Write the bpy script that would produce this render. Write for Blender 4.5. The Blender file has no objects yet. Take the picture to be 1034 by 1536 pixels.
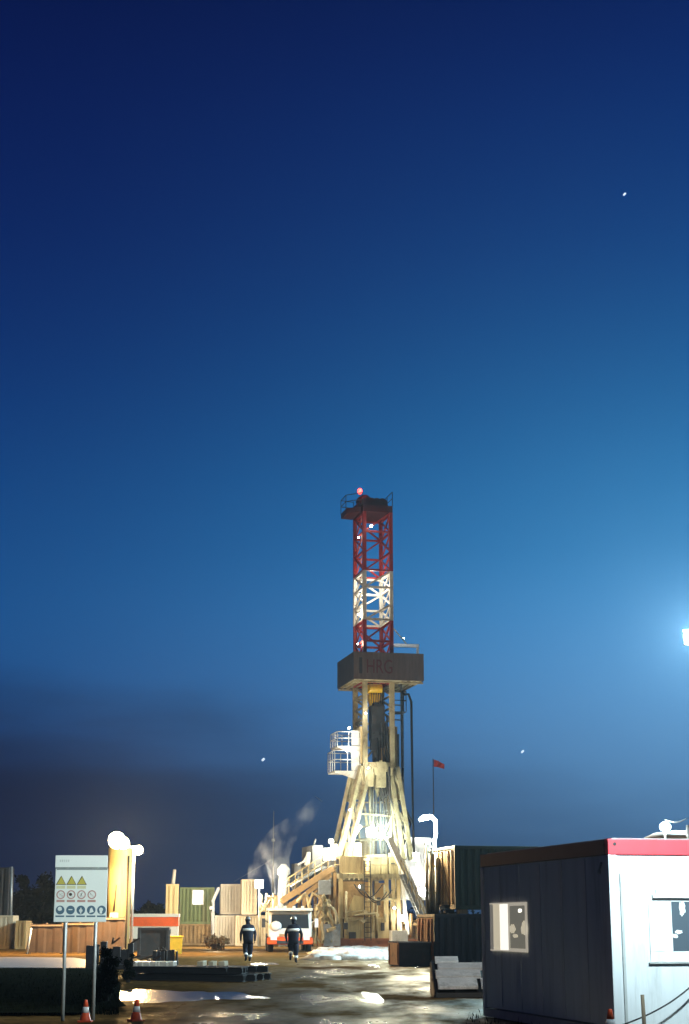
import bpy, bmesh, math, random
from mathutils import Vector, Matrix, Euler
random.seed(7)
R = math.radians
sc = bpy.context.scene
COL = sc.collection

# ------------------------------------------------------------------ camera
F, CX, CY, H, PITCH = 2450.0, 517.0, 768.0, 1.62, R(14.1)
cd = bpy.data.cameras.new('camera'); cam = bpy.data.objects.new('camera', cd); COL.objects.link(cam)
cd.sensor_fit = 'VERTICAL'; cd.sensor_height = 36.0; cd.lens = 36.0 * F / 1536.0
cd.clip_start = 0.1; cd.clip_end = 6000
cam.location = (0, 0, H); cam.rotation_euler = (R(90) + PITCH, 0, 0)
sc.camera = cam

def ray(px, py):
    u = (px - CX) / F; v = (CY - py) / F
    return Vector((u, math.cos(PITCH) - v * math.sin(PITCH), math.sin(PITCH) + v * math.cos(PITCH)))
def P(px, py, Y):
    d = ray(px, py); return Vector((0, 0, H)) + d * (Y / d.y)
def G(px, py, z=0.0):
    d = ray(px, py); return Vector((0, 0, H)) + d * ((z - H) / d.z)
def ZY(py, Y): return P(CX, py, Y).z
def XY(px, py, Y): return P(px, py, Y).x
def local(o, rz, w):
    d = Vector(w) - Vector(o); c, s = math.cos(rz), math.sin(rz)
    return Vector((c * d.x + s * d.y, -s * d.x + c * d.y, d.z))

# ------------------------------------------------------------------ objects
def tag(o, label=None, cat=None, group=None, kind=None):
    if label: o['label'] = label
    if cat: o['category'] = cat
    if group: o['group'] = group
    if kind: o['kind'] = kind
    return o
def thing(name, label, cat, loc=(0, 0, 0), rz=0.0, group=None):
    o = bpy.data.objects.new(name, None); COL.objects.link(o)
    o.location = loc; o.rotation_euler = (0, 0, rz); o.empty_display_size = .3
    return tag(o, label, cat, group)
def copy_tree(o, parent=None):
    c = o.copy(); COL.objects.link(c); c.parent = parent
    for ch in list(o.children): copy_tree(ch, c)
    return c

class MB:
    def __init__(s): s.bm = bmesh.new(); s.mi = 0
    def _f(s, vs):
        try:
            f = s.bm.faces.new(vs); f.material_index = s.mi; return f
        except ValueError: return None
    def box(s, c, sz, rot=None):
        c = Vector(c); hx, hy, hz = sz[0] / 2, sz[1] / 2, sz[2] / 2
        pts = [Vector((x, y, z)) for z in (-hz, hz) for y in (-hy, hy) for x in (-hx, hx)]
        if rot is not None: pts = [rot @ p for p in pts]
        v = [s.bm.verts.new(c + p) for p in pts]
        for q in ((0, 2, 3, 1), (4, 5, 7, 6), (0, 1, 5, 4), (2, 6, 7, 3), (0, 4, 6, 2), (1, 3, 7, 5)):
            s._f([v[i] for i in q])
        return s
    def mm(s, x0, x1, y0, y1, z0, z1):
        return s.box(((x0 + x1) / 2, (y0 + y1) / 2, (z0 + z1) / 2), (abs(x1 - x0), abs(y1 - y0), abs(z1 - z0)))
    def beam(s, a, b, w, h=None, up=(0, 0, 1)):
        a, b = Vector(a), Vector(b); h = h or w
        d = (b - a); L = d.length
        if L < 1e-6: return s
        z = d / L; u = Vector(up)
        if abs(z.dot(u)) > .98: u = Vector((0, 1, 0))
        x = u.cross(z).normalized(); y = z.cross(x)
        rot = Matrix((x, y, z)).transposed()
        return s.box((a + b) / 2, (w, h, L), rot)
    def tube(s, a, b, r0, r1=None, n=10, cap=True):
        a, b = Vector(a), Vector(b); r1 = r0 if r1 is None else r1
        d = b - a
        if d.length < 1e-6: return s
        z = d.normalized(); u = Vector((0, 0, 1)) if abs(z.z) < .95 else Vector((0, 1, 0))
        x = u.cross(z).normalized(); y = z.cross(x)
        A = []; B = []
        for i in range(n):
            t = 2 * math.pi * i / n; o = x * math.cos(t) + y * math.sin(t)
            A.append(s.bm.verts.new(a + o * r0)); B.append(s.bm.verts.new(b + o * r1))
        for i in range(n):
            f = s._f([A[i], A[(i + 1) % n], B[(i + 1) % n], B[i]])
            if f: f.smooth = True
        if cap: s._f(A[::-1]); s._f(B)
        return s
    def path(s, pts, r, n=8):
        pts = [Vector(p) for p in pts]; rings = []
        for i, p in enumerate(pts):
            d = (pts[min(i + 1, len(pts) - 1)] - pts[max(i - 1, 0)]).normalized()
            u = Vector((0, 0, 1)) if abs(d.z) < .9 else Vector((0, 1, 0))
            x = u.cross(d).normalized(); y = d.cross(x)
            rr = r[i] if isinstance(r, (list, tuple)) else r
            rings.append([s.bm.verts.new(p + (x * math.cos(2 * math.pi * k / n) + y * math.sin(2 * math.pi * k / n)) * rr) for k in range(n)])
        for a, b in zip(rings, rings[1:]):
            # keep rings aligned
            off = min(range(n), key=lambda o: sum((a[k].co - b[(k + o) % n].co).length for k in range(n)))
            b[:] = [b[(k + off) % n] for k in range(n)]
            for k in range(n):
                f = s._f([a[k], a[(k + 1) % n], b[(k + 1) % n], b[k]])
                if f: f.smooth = True
        s._f(rings[0][::-1]); s._f(rings[-1])
        return s
    def lathe(s, prof, c=(0, 0, 0), n=20):
        c = Vector(c); rings = []
        for r, z in prof:
            rings.append([s.bm.verts.new(c + Vector((r * math.cos(2 * math.pi * k / n), r * math.sin(2 * math.pi * k / n), z))) for k in range(n)])
        for a, b in zip(rings, rings[1:]):
            for k in range(n):
                f = s._f([a[k], a[(k + 1) % n], b[(k + 1) % n], b[k]])
                if f: f.smooth = True
        s._f(rings[0][::-1]); s._f(rings[-1])
        return s
    def blob(s, c, sz, seed=0, amp=.18, sub=2, flat=None):
        g = bmesh.ops.create_icosphere(s.bm, subdivisions=sub, radius=1.0)
        rr = random.Random(seed); ph = [rr.uniform(0, 6.3) for _ in range(6)]
        for v in g['verts']:
            p = v.co.copy()
            k = 1 + amp * (math.sin(3 * p.x + ph[0]) * math.sin(4 * p.y + ph[1]) + .6 * math.sin(7 * p.z + ph[2] + 3 * p.x) + .4 * math.sin(11 * p.x + ph[3]) * math.sin(9 * p.y + ph[4]))
            p *= k
            v.co = Vector((c[0] + p.x * sz[0], c[1] + p.y * sz[1], c[2] + p.z * sz[2]))
            if flat is not None and v.co.z < flat: v.co.z = flat
        for v in g['verts']:
            for f in v.link_faces: f.smooth = True; f.material_index = s.mi
        return s
    def poly(s, pts, ext):
        """flat polygon extruded by vector ext"""
        ext = Vector(ext)
        a = [s.bm.verts.new(Vector(p)) for p in pts]; b = [s.bm.verts.new(Vector(p) + ext) for p in pts]
        n = len(a)
        s._f(a[::-1]); s._f(b)
        for i in range(n): s._f([a[i], a[(i + 1) % n], b[(i + 1) % n], b[i]])
        return s
    def corr(s, p0, p1, z0, z1, nrm, pitch=.28, dep=.04):
        """trapezoid corrugated sheet from p0 to p1 (xy), bulging along nrm"""
        p0, p1 = Vector((p0[0], p0[1], 0)), Vector((p1[0], p1[1], 0)); nrm = Vector((nrm[0], nrm[1], 0)).normalized()
        L = (p1 - p0).length; n = max(2, int(L / pitch)); d = (p1 - p0) / n; pr = []
        for i in range(n):
            b = p0 + d * i
            pr += [b, b + d * .35, b + d * .5 + nrm * dep, b + d * .85 + nrm * dep]
        pr.append(p1)
        lo = [s.bm.verts.new((p.x, p.y, z0)) for p in pr]; hi = [s.bm.verts.new((p.x, p.y, z1)) for p in pr]
        for i in range(len(pr) - 1): s._f([lo[i], lo[i + 1], hi[i + 1], hi[i]])
        return s
    def split(s, name, mats, parent=None, label=None, bevel=0.0):
        """one object for every loose piece"""
        bmesh.ops.recalc_face_normals(s.bm, faces=s.bm.faces)
        seen = set(); out = []
        for v0 in list(s.bm.verts):
            if v0 in seen: continue
            stack = [v0]; seen.add(v0); isl = []
            while stack:
                v = stack.pop(); isl.append(v)
                for e in v.link_edges:
                    o = e.other_vert(v)
                    if o not in seen: seen.add(o); stack.append(o)
            out.append(isl)
        res = []
        for isl in out:
            nb = MB(); mp_ = {v: nb.bm.verts.new(v.co) for v in isl}; fs = set(f for v in isl for f in v.link_faces)
            for f in fs:
                nf = nb._f([mp_[v] for v in f.verts])
                if nf: nf.smooth = f.smooth
            res.append(nb.done(name, mats, parent, label, bevel, False))
        s.bm.free(); return res
    def done(s, name, mats, parent=None, label=None, bevel=0.0, recalc=True):
        if recalc: bmesh.ops.recalc_face_normals(s.bm, faces=s.bm.faces)
        me = bpy.data.meshes.new(name); s.bm.to_mesh(me); s.bm.free()
        for m in (mats if isinstance(mats, (list, tuple)) else [mats]): me.materials.append(m)
        o = bpy.data.objects.new(name, me); COL.objects.link(o)
        if parent: o.parent = parent
        if label: o['label'] = label
        if bevel:
            b = o.modifiers.new('bevel', 'BEVEL'); b.width = bevel; b.segments = 2; b.limit_method = 'ANGLE'; b.angle_limit = R(40)
        return o

# ------------------------------------------------------------------ materials
def lin(c):
    return tuple(((x / 255) / 12.92 if x <= 10 else (((x / 255) + .055) / 1.055) ** 2.4) for x in c)
def new_mat(name):
    m = bpy.data.materials.new(name); m.use_nodes = True; return m, m.node_tree.nodes, m.node_tree.links
def mat(name, col, rough=.6, metal=0.0, var=.25, scale=3.0, bump=.0, dirt=None, dirt_amt=.35, streak=False, spec=.5):
    m, n, l = new_mat(name); b = n['Principled BSDF']
    b.inputs['Roughness'].default_value = rough; b.inputs['Metallic'].default_value = metal
    b.inputs['Specular IOR Level'].default_value = spec
    tc = n.new('ShaderNodeTexCoord'); mp = n.new('ShaderNodeMapping'); l.new(tc.outputs['Object'], mp.inputs[0])
    if streak: mp.inputs['Scale'].default_value = (3, 3, .35)
    nz = n.new('ShaderNodeTexNoise'); nz.inputs['Scale'].default_value = scale; nz.inputs['Detail'].default_value = 7; nz.inputs['Roughness'].default_value = .65
    l.new(mp.outputs[0], nz.inputs['Vector'])
    rp = n.new('ShaderNodeValToRGB'); l.new(nz.outputs['Fac'], rp.inputs[0])
    lo = tuple(c * (1 - var) for c in col); hi = tuple(min(1, c * (1 + var)) for c in col)
    rp.color_ramp.elements[0].position = .3; rp.color_ramp.elements[1].position = .7
    rp.color_ramp.elements[0].color = lo + (1,); rp.color_ramp.elements[1].color = hi + (1,)
    out = rp.outputs[0]
    if dirt is not None:
        n2 = n.new('ShaderNodeTexNoise'); n2.inputs['Scale'].default_value = scale * .6; n2.inputs['Detail'].default_value = 9; n2.inputs['Roughness'].default_value = .75
        l.new(mp.outputs[0], n2.inputs['Vector'])
        r2 = n.new('ShaderNodeValToRGB'); r2.color_ramp.elements[0].position = .52; r2.color_ramp.elements[1].position = .68
        r2.color_ramp.elements[1].color = (dirt_amt * 2,) * 3 + (1,)
        l.new(n2.outputs['Fac'], r2.inputs[0])
        mx = n.new('ShaderNodeMix'); mx.data_type = 'RGBA'; l.new(r2.outputs[0], mx.inputs[0]); l.new(out, mx.inputs[6]); mx.inputs[7].default_value = tuple(dirt) + (1,)
        out = mx.outputs[2]
    l.new(out, b.inputs['Base Color'])
    if bump:
        bp = n.new('ShaderNodeBump'); bp.inputs['Strength'].default_value = bump; bp.inputs['Distance'].default_value = .05
        l.new(nz.outputs['Fac'], bp.inputs['Height']); l.new(bp.outputs[0], b.inputs['Normal'])
    return m
def emit(name, col, strength):
    m, n, l = new_mat(name); b = n['Principled BSDF']
    b.inputs['Base Color'].default_value = (.8, .8, .8, 1); b.inputs['Emission Color'].default_value = tuple(col) + (1,)
    b.inputs['Emission Strength'].default_value = strength
    return m
RUST = (.16, .07, .03)
M = dict(
    white=mat('white_paint', (.72, .73, .72), .5, var=.06, scale=1.2, dirt=(.35, .32, .27), dirt_amt=.15, streak=True),
    cabin=mat('cabin_panel', (.62, .64, .65), .6, var=.07, scale=1.3, dirt=(.3, .3, .28), dirt_amt=.25, streak=True),
    red=mat('red_roof_paint', (.62, .045, .06), .45, var=.08, scale=1.5, dirt=(.3, .04, .04), dirt_amt=.2),
    plinth=mat('grey_base', (.4, .41, .4), .7, var=.15),
    grey=mat('grey_steel', (.25, .26, .26), .5, .2, var=.2, dirt=RUST, dirt_amt=.2),
    galv=mat('galvanised_steel', (.42, .45, .45), .45, .5, var=.15, scale=8),
    dark=mat('dark_steel', (.035, .035, .038), .6, .1, var=.3, dirt=RUST, dirt_amt=.15),
    black=mat('black_rubber', (.012, .012, .013), .6, var=.3),
    mastred=mat('mast_red_paint', (.34, .02, .014), .5, var=.25, scale=2.5, dirt=(.12, .02, .015), dirt_amt=.3),
    mastwhite=mat('mast_white_paint', (.72, .70, .64), .5, var=.12, scale=2.5, dirt=(.3, .22, .14), dirt_amt=.25),
    cream=mat('mast_cream_paint', (.36, .31, .19), .5, var=.35, scale=1.6, dirt=(.12, .08, .04), dirt_amt=.5),
    tan=mat('tan_panel', (.36, .23, .1), .7, var=.4, scale=1.0, dirt=(.13, .075, .03), dirt_amt=.5),
    tan2=mat('pale_tan_panel', (.45, .35, .18), .7, var=.35, scale=1.1, dirt=(.18, .11, .05), dirt_amt=.5, streak=True),
    board=mat('board_cladding', (.12, .085, .078), .75, var=.25, scale=1.6, dirt=(.1, .06, .05), dirt_amt=.3, streak=True),
    boardside=mat('board_side', (.05, .05, .055), .7, var=.25, scale=1.6),
    yellow=mat('yellow_paint', (.72, .42, .02), .45, var=.12, scale=3, dirt=(.25, .12, .02), dirt_amt=.3),
    silo=mat('yellow_silo_paint', (.5, .45, .2), .55, var=.12, scale=1.2, dirt=(.35, .25, .08), dirt_amt=.3, streak=True),
    green=mat('green_container_paint', (.17, .22, .085), .6, var=.15, scale=1.2, dirt=(.2, .15, .07), dirt_amt=.3, streak=True),
    dgreen=mat('dark_green_container_paint', (.02, .055, .045), .55, var=.25, scale=1.0, dirt=(.05, .04, .03), dirt_amt=.3, streak=True),
    navy=mat('navy_container_paint', (.025, .035, .06), .55, var=.3, scale=1.0, dirt=(.06, .05, .05), dirt_amt=.3, streak=True),
    ochre=mat('ochre_container_end', (.52, .34, .14), .6, var=.2, scale=1.6, dirt=(.2, .1, .04), dirt_amt=.4, streak=True),
    pink=mat('cream_container_paint', (.78, .71, .58), .6, var=.06, scale=.7, dirt=(.45, .34, .22), dirt_amt=.2),
    beige=mat('beige_container_paint', (.64, .54, .37), .6, var=.08, scale=.7, dirt=(.35, .25, .14), dirt_amt=.22),
    sand=mat('sand_yellow_paint', (.6, .46, .22), .6, var=.08, scale=.8, dirt=(.3, .2, .08), dirt_amt=.2),
    brown=mat('rusty_brown_panel', (.05, .029, .016), .75, var=.35, scale=1.5, dirt=(.1, .05, .03), dirt_amt=.5),
    rust=mat('rusty_orange_steel', (.36, .13, .05), .7, var=.25, scale=3, dirt=(.14, .05, .02), dirt_amt=.5),
    orange=mat('orange_paint', (.85, .1, .01), .5, var=.12, scale=2),
    cone=mat('cone_orange', (.75, .09, .025), .5, var=.08, scale=6, dirt=(.3, .06, .03), dirt_amt=.2),
    conewhite=mat('cone_white_sleeve', (.8, .8, .8), .4, var=.05),
    tarp=mat('white_sheet', (.76, .77, .76), .6, var=.08, scale=1.5, dirt=(.4, .38, .33), dirt_amt=.2, bump=.1),
    snow=mat('dirty_snow', (.5, .5, .49), .85, var=.3, scale=5, bump=.6, dirt=(.16, .13, .1), dirt_amt=.5),
    wood=mat('weathered_wood', (.2, .15, .1), .8, var=.3, scale=4, streak=True),
    navycloth=mat('navy_workwear', (.010, .014, .028), .9, var=.2, scale=8, spec=.2),
    skin=mat('skin', (.4, .24, .18), .6, var=.05),
    reflect=mat('reflective_band', (.82, .9, .95), .3, var=.03, scale=10),
    helmet=mat('helmet_grey', (.16, .15, .15), .35, var=.05),
    boot=mat('brown_boot', (.05, .03, .02), .6),
    board_w=mat('sign_white', (.74, .8, .77), .45, var=.03, scale=2),
    sgrey=mat('sign_grey', (.22, .26, .25), .5, var=.1),
    spink=mat('sign_red_faded', (.46, .27, .24), .5, var=.1, scale=12),
    syel=mat('sign_yellow', (.5, .44, .09), .5, var=.08),
    syelp=mat('sign_pale_yellow', (.62, .62, .38), .5, var=.08),
    sblue=mat('sign_blue', (.07, .14, .2), .5, var=.1),
    sblack=mat('sign_black', (.03, .03, .03), .5),
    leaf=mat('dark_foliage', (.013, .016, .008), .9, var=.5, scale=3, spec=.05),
    bark=mat('bark', (.05, .04, .03), .9, var=.3, bump=.4),
    flag=mat('red_flag_cloth', (.4, .03, .03), .8, var=.15),
    conc=mat('concrete', (.7, .69, .67), .85, var=.18, scale=4, bump=.3, dirt=(.2, .18, .15), dirt_amt=.3),
    tanktan=mat('tan_tank_paint', (.6, .38, .24), .5, var=.1, scale=2),
    bred=mat('lettering_dark_red', (.1, .022, .024), .6, var=.3, scale=4),
)
def glass(name, col, rough=.08):
    m, n, l = new_mat(name); b = n['Principled BSDF']
    b.inputs['Base Color'].default_value = tuple(col) + (1,); b.inputs['Roughness'].default_value = rough
    b.inputs['Specular IOR Level'].default_value = .8
    return m
M['glass'] = glass('dark_window_glass', (.03, .035, .04))
M['greyglass'] = glass('grey_window_glass', (.075, .095, .115), .15)
M['l_warm'] = emit('sodium_lens', (1, .66, .3), 60)
M['l_white'] = emit('white_lens', (.92, 1, .9), 60)
M['l_cool'] = emit('cool_lens', (.78, .95, 1), 60)
M['l_red'] = emit('red_beacon_lens', (1, .05, .04), 3)
M['win_warm'] = emit('lit_curtain', (1, .88, .62), .5)
M['win_white'] = emit('lit_window', (1, .95, .8), 2.2)
M['win_dim'] = emit('dim_lit_window', (1, .93, .75), .12)
M['sky_speck'] = emit('speck_glow', (.75, .88, 1), 1.2)

def lamp(name, loc, watts, col, radius=.25, parent=None, spot=None):
    ld = bpy.data.lights.new(name, 'SPOT' if spot else 'POINT'); ld.energy = watts; ld.color = col; ld.shadow_soft_size = radius
    o = bpy.data.objects.new(name, ld); COL.objects.link(o); o.location = loc
    if spot:
        ld.spot_size = spot[1]; ld.spot_blend = spot[2]
        o.rotation_euler = (Vector(spot[0])).to_track_quat('-Z', 'Y').to_euler()
    if parent: o.parent = parent
    return o

# ------------------------------------------------------------------ sky
w = bpy.data.worlds.new('World'); sc.world = w; w.use_nodes = True
N, L = w.node_tree.nodes, w.node_tree.links
bg = N['Background']; bg.inputs['Strength'].default_value = 1.0
tc = N.new('ShaderNodeTexCoord'); sp = N.new('ShaderNodeSeparateXYZ'); L.new(tc.outputs['Generated'], sp.inputs[0])
def ramp(stops, src):
    r = N.new('ShaderNodeValToRGB'); r.color_ramp.interpolation = 'B_SPLINE'
    els = r.color_ramp.elements
    while len(els) < len(stops): els.new(.5)
    for e, (p, c) in zip(els, stops): e.position = p; e.color = lin(c) + (1,)
    L.new(src, r.inputs[0]); return r
rl = ramp([(0, (14, 34, 76)), (.05, (16, 44, 92)), (.11, (18, 66, 126)), (.16, (17, 80, 142)), (.22, (11, 72, 135)), (.30, (0, 49, 114)), (.38, (0, 31, 95)), (.46, (0, 20, 82)), (.53, (0, 11, 68)), (.75, (0, 6, 40)), (1, (0, 5, 30))], sp.outputs['Z'])
rr = ramp([(0, (66, 100, 138)), (.04, (76, 116, 158)), (.11, (90, 146, 198)), (.17, (72, 146, 206)), (.22, (40, 128, 188)), (.30, (18, 97, 158)), (.38, (4, 64, 130)), (.46, (0, 42, 110)), (.53, (0, 24, 90)), (.75, (0, 8, 44)), (1, (0, 5, 30))], sp.outputs['Z'])
az = N.new('ShaderNodeMapRange'); az.interpolation_type = 'SMOOTHSTEP'
az.inputs['From Min'].default_value = -.26; az.inputs['From Max'].default_value = .30
L.new(sp.outputs['X'], az.inputs['Value'])
mx = N.new('ShaderNodeMix'); mx.data_type = 'RGBA'; L.new(az.outputs[0], mx.inputs[0]); L.new(rl.outputs[0], mx.inputs[6]); L.new(rr.outputs[0], mx.inputs[7])
# eastern half of the sky (behind the photographer) is darker at dusk
ey = N.new('ShaderNodeMapRange'); ey.inputs['From Min'].default_value = -.4; ey.inputs['From Max'].default_value = .8; ey.inputs['To Min'].default_value = .22; L.new(sp.outputs['Y'], ey.inputs['Value'])
mm_ = N.new('ShaderNodeMix'); mm_.data_type = 'RGBA'; mm_.blend_type = 'MULTIPLY'; mm_.inputs[0].default_value = 1
L.new(mx.outputs[2], mm_.inputs[6]); L.new(ey.outputs[0], mm_.inputs[7])
# low cloud bank
mp = N.new('ShaderNodeMapping'); mp.inputs['Scale'].default_value = (3.0, 3.0, 16.0); L.new(tc.outputs['Generated'], mp.inputs[0])
cn = N.new('ShaderNodeTexNoise'); cn.inputs['Scale'].default_value = 1.6; cn.inputs['Detail'].default_value = 6; cn.inputs['Roughness'].default_value = .5; L.new(mp.outputs[0], cn.inputs['Vector'])
def math_(op, a, b=None, c=None):
    m = N.new('ShaderNodeMath'); m.operation = op
    for i, x in enumerate((a, b, c)):
        if x is None: continue
        if isinstance(x, (int, float)): m.inputs[i].default_value = x
        else: L.new(x, m.inputs[i])
    return m.outputs[0]
top = math_('MULTIPLY_ADD', sp.outputs['X'], -.17, .098)             # cloud top climbs to the left
top = math_('ADD', top, math_('MULTIPLY_ADD', cn.outputs['Fac'], .10, -.05))
dd = math_('SUBTRACT', top, sp.outputs['Z'])
cm = N.new('ShaderNodeMapRange'); cm.interpolation_type = 'SMOOTHSTEP'; cm.inputs['From Min'].default_value = -.025; cm.inputs['From Max'].default_value = .05; L.new(dd, cm.inputs['Value'])
cs = N.new('ShaderNodeMapRange'); cs.inputs['From Min'].default_value = -.2; cs.inputs['From Max'].default_value = .2; cs.inputs['To Min'].default_value = .97; cs.inputs['To Max'].default_value = .4; L.new(sp.outputs['X'], cs.inputs['Value'])
cf = math_('MULTIPLY', cm.outputs[0], cs.outputs[0])
cc = N.new('ShaderNodeMix'); cc.data_type = 'RGBA'; L.new(az.outputs[0], cc.inputs[0]); cc.inputs[6].default_value = lin((2, 14, 52)) + (1,); cc.inputs[7].default_value = lin((48, 78, 116)) + (1,)
m2 = N.new('ShaderNodeMix'); m2.data_type = 'RGBA'; L.new(cf, m2.inputs[0]); L.new(mm_.outputs[2], m2.inputs[6]); L.new(cc.outputs[2], m2.inputs[7])
L.new(m2.outputs[2], bg.inputs['Color'])
sc.view_settings.view_transform = 'Standard'; sc.view_settings.look = 'None'; sc.view_settings.exposure = 0; sc.view_settings.gamma = 1

for (px, py, s) in ((937, 290, 1.0), (395, 1138, 1.2), (784, 1126, .9)):  # small glowing streaks set far out in the sky
    d = ray(px, py).normalized() * 3000
    b = MB(); e = ray(px + 3, py - 3).normalized() * 3000 - d
    b.tube(d - e * .6, d + e * .6, 1.6 * s, 1.6 * s, 8)
    o = b.done('sky_speck', M['sky_speck']); tag(o, kind='structure')

# ------------------------------------------------------------------ ground
from mathutils import noise as mnoise
DIPS = [(G(225, 1492), 2.6, 5.0, .05), (G(300, 1492), 2.0, 3.0, .03), (G(392, 1444), .6, 2.5, .09), (G(560, 1447), 1.2, 4.0, .03)]
def ground_z(x, y):
    if not (-26 < x < 18 and 20 < y < 86): return 0.0
    z = .03 * mnoise.fractal(Vector((x * .55, y * .22, 1.7)), 1.0, 2.0, 4) + .012 * mnoise.noise(Vector((x * 2.3, y * 1.1, 5)))
    cxr = .8 + .01 * (y - 40) + 1.3 * math.sin(y * .06)
    for off in (-1.15, 1.15, 2.6): z -= .028 * math.exp(-((x - cxr - off) / .33) ** 2) - .014 * math.exp(-((x - cxr - off - .55) / .25) ** 2)
    for c, rx, ry, dp in DIPS: z -= dp * math.exp(-(((x - c.x) / rx) ** 2 + ((y - c.y) / ry) ** 2))
    return z
def grid_ground():
    xs = [-400, -200, -120, -80, -55, -40, -32] + [-27 + i * .25 for i in range(184)] + [20, 26, 40, 80, 200, 400]
    ys = [-60, -20, 0, 10, 16] + [19 + i * .3 for i in range(225)] + [88, 92, 98, 106, 116, 128, 140, 170, 220, 320, 500, 900]
    b = MB(); rg = [[b.bm.verts.new((x, y, ground_z(x, y))) for x in xs] for y in ys]
    for r0, r1 in zip(rg, rg[1:]):
        for i in range(len(xs) - 1):
            f = b._f([r0[i], r0[i + 1], r1[i + 1], r1[i]]); f.smooth = True
    return b
m, n, l = new_mat('wet_muddy_ground'); bs = n['Principled BSDF']
tcg = n.new('ShaderNodeTexCoord')
def nz(scale, vec, detail=8, rough=.6):
    t = n.new('ShaderNodeTexNoise'); t.inputs['Scale'].default_value = scale; t.inputs['Detail'].default_value = detail; t.inputs['Roughness'].default_value = rough
    l.new(vec, t.inputs['Vector']); return t.outputs['Fac']
def mpn(sx, sy, sz=1):
    k = n.new('ShaderNodeMapping'); k.inputs['Scale'].default_value = (sx, sy, sz); l.new(tcg.outputs['Object'], k.inputs[0]); return k.outputs[0]
big = nz(.5, mpn(1, .3), 6); fine = nz(3.0, mpn(1, .6), 9, .7); gr = nz(22, mpn(1, 1), 4)
cr = n.new('ShaderNodeValToRGB'); l.new(fine, cr.inputs[0])
cr.color_ramp.elements[0].position = .3; cr.color_ramp.elements[0].color = (.05, .027, .007, 1)
cr.color_ramp.elements[1].position = .72; cr.color_ramp.elements[1].color = (.18, .105, .036, 1)
l.new(cr.outputs[0], bs.inputs['Base Color'])
n.remove(bs); bs = n.new('ShaderNodeBsdfDiffuse'); l.new(cr.outputs[0], bs.inputs['Color']); bs.inputs['Roughness'].default_value = .5
gl = n.new('ShaderNodeBsdfAnisotropic'); gl.inputs['Color'].default_value = (.9, .86, .74, 1)
wr = n.new('ShaderNodeValToRGB'); l.new(big, wr.inputs[0])
wr.color_ramp.elements[0].position = .38; wr.color_ramp.elements[0].color = (.55,) * 3 + (1,)
wr.color_ramp.elements[1].position = .60; wr.color_ramp.elements[1].color = (.02,) * 3 + (1,)
rg_ = n.new('ShaderNodeMapRange'); l.new(big, rg_.inputs['Value']); rg_.inputs['From Min'].default_value = .36; rg_.inputs['From Max'].default_value = .6; rg_.inputs['To Min'].default_value = .22; rg_.inputs['To Max'].default_value = .55
l.new(rg_.outputs[0], gl.inputs['Roughness'])
sx_ = n.new('ShaderNodeSeparateXYZ'); l.new(tcg.outputs['Object'], sx_.inputs[0])
wx = n.new('ShaderNodeMapRange'); wx.interpolation_type = 'SMOOTHSTEP'; l.new(sx_.outputs['X'], wx.inputs['Value']); wx.inputs['From Min'].default_value = -4.5; wx.inputs['From Max'].default_value = 1.5; wx.inputs['To Min'].default_value = .05
wm = n.new('ShaderNodeMath'); wm.operation = 'MULTIPLY'; l.new(wr.outputs[0], wm.inputs[0]); l.new(wx.outputs[0], wm.inputs[1])
ms = n.new('ShaderNodeMixShader'); l.new(wm.outputs[0], ms.inputs[0]); l.new(bs.outputs[0], ms.inputs[1]); l.new(gl.outputs[0], ms.inputs[2]); l.new(ms.outputs[0], n['Material Output'].inputs['Surface'])
bp = n.new('ShaderNodeBump'); bp.inputs['Strength'].default_value = .6; bp.inputs['Distance'].default_value = .06
hm = n.new('ShaderNodeMath'); hm.operation = 'MULTIPLY_ADD'; l.new(gr, hm.inputs[0]); hm.inputs[1].default_value = .15; l.new(fine, hm.inputs[2])
l.new(hm.outputs[0], bp.inputs['Height']); l.new(bp.outputs[0], bs.inputs['Normal']); l.new(bp.outputs[0], gl.inputs['Normal'])
tag(grid_ground().done('ground', m), kind='structure')

m, n, l = new_mat('puddle_water'); bs = n['Principled BSDF']
bs.inputs['Base Color'].default_value = (.02, .016, .012, 1); bs.inputs['Roughness'].default_value = .22; bs.inputs['IOR'].default_value = 1.33
tcg = n.new('ShaderNodeTexCoord'); bp = n.new('ShaderNodeBump'); bp.inputs['Strength'].default_value = .5; bp.inputs['Distance'].default_value = .03
l.new(nz(2.2, mpn(1, .5), 5), bp.inputs['Height']); l.new(bp.outputs[0], bs.inputs['Normal'])
M['puddle'] = m
b = MB(); v = [b.bm.verts.new(p) for p in ((-26, 21, -.042), (17, 21, -.042), (17, 85, -.042), (-26, 85, -.042))]; b._f(v)
o = b.done('puddle', M['puddle'], recalc=False)
if o.data.polygons[0].normal.z < 0: o.data.flip_normals()
tag(o, kind='structure')
b = MB(); pts = [G(-90, 1436, .06), G(40, 1435.5, .06), G(112, 1436.5, .06), G(134, 1440, .06), G(139, 1445, .06), G(128, 1451.5, .06), G(60, 1452.5, .06), G(-90, 1452.5, .06)]
b.poly([(p.x, p.y, -.1) for p in pts], (0, 0, .16))
M['road'] = mat('wet_concrete', (.42, .36, .32), .3, var=.2, scale=1.2, bump=.15, dirt=(.2, .15, .12), dirt_amt=.3)
tag(b.done('road', M['road']), kind='structure')
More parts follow.
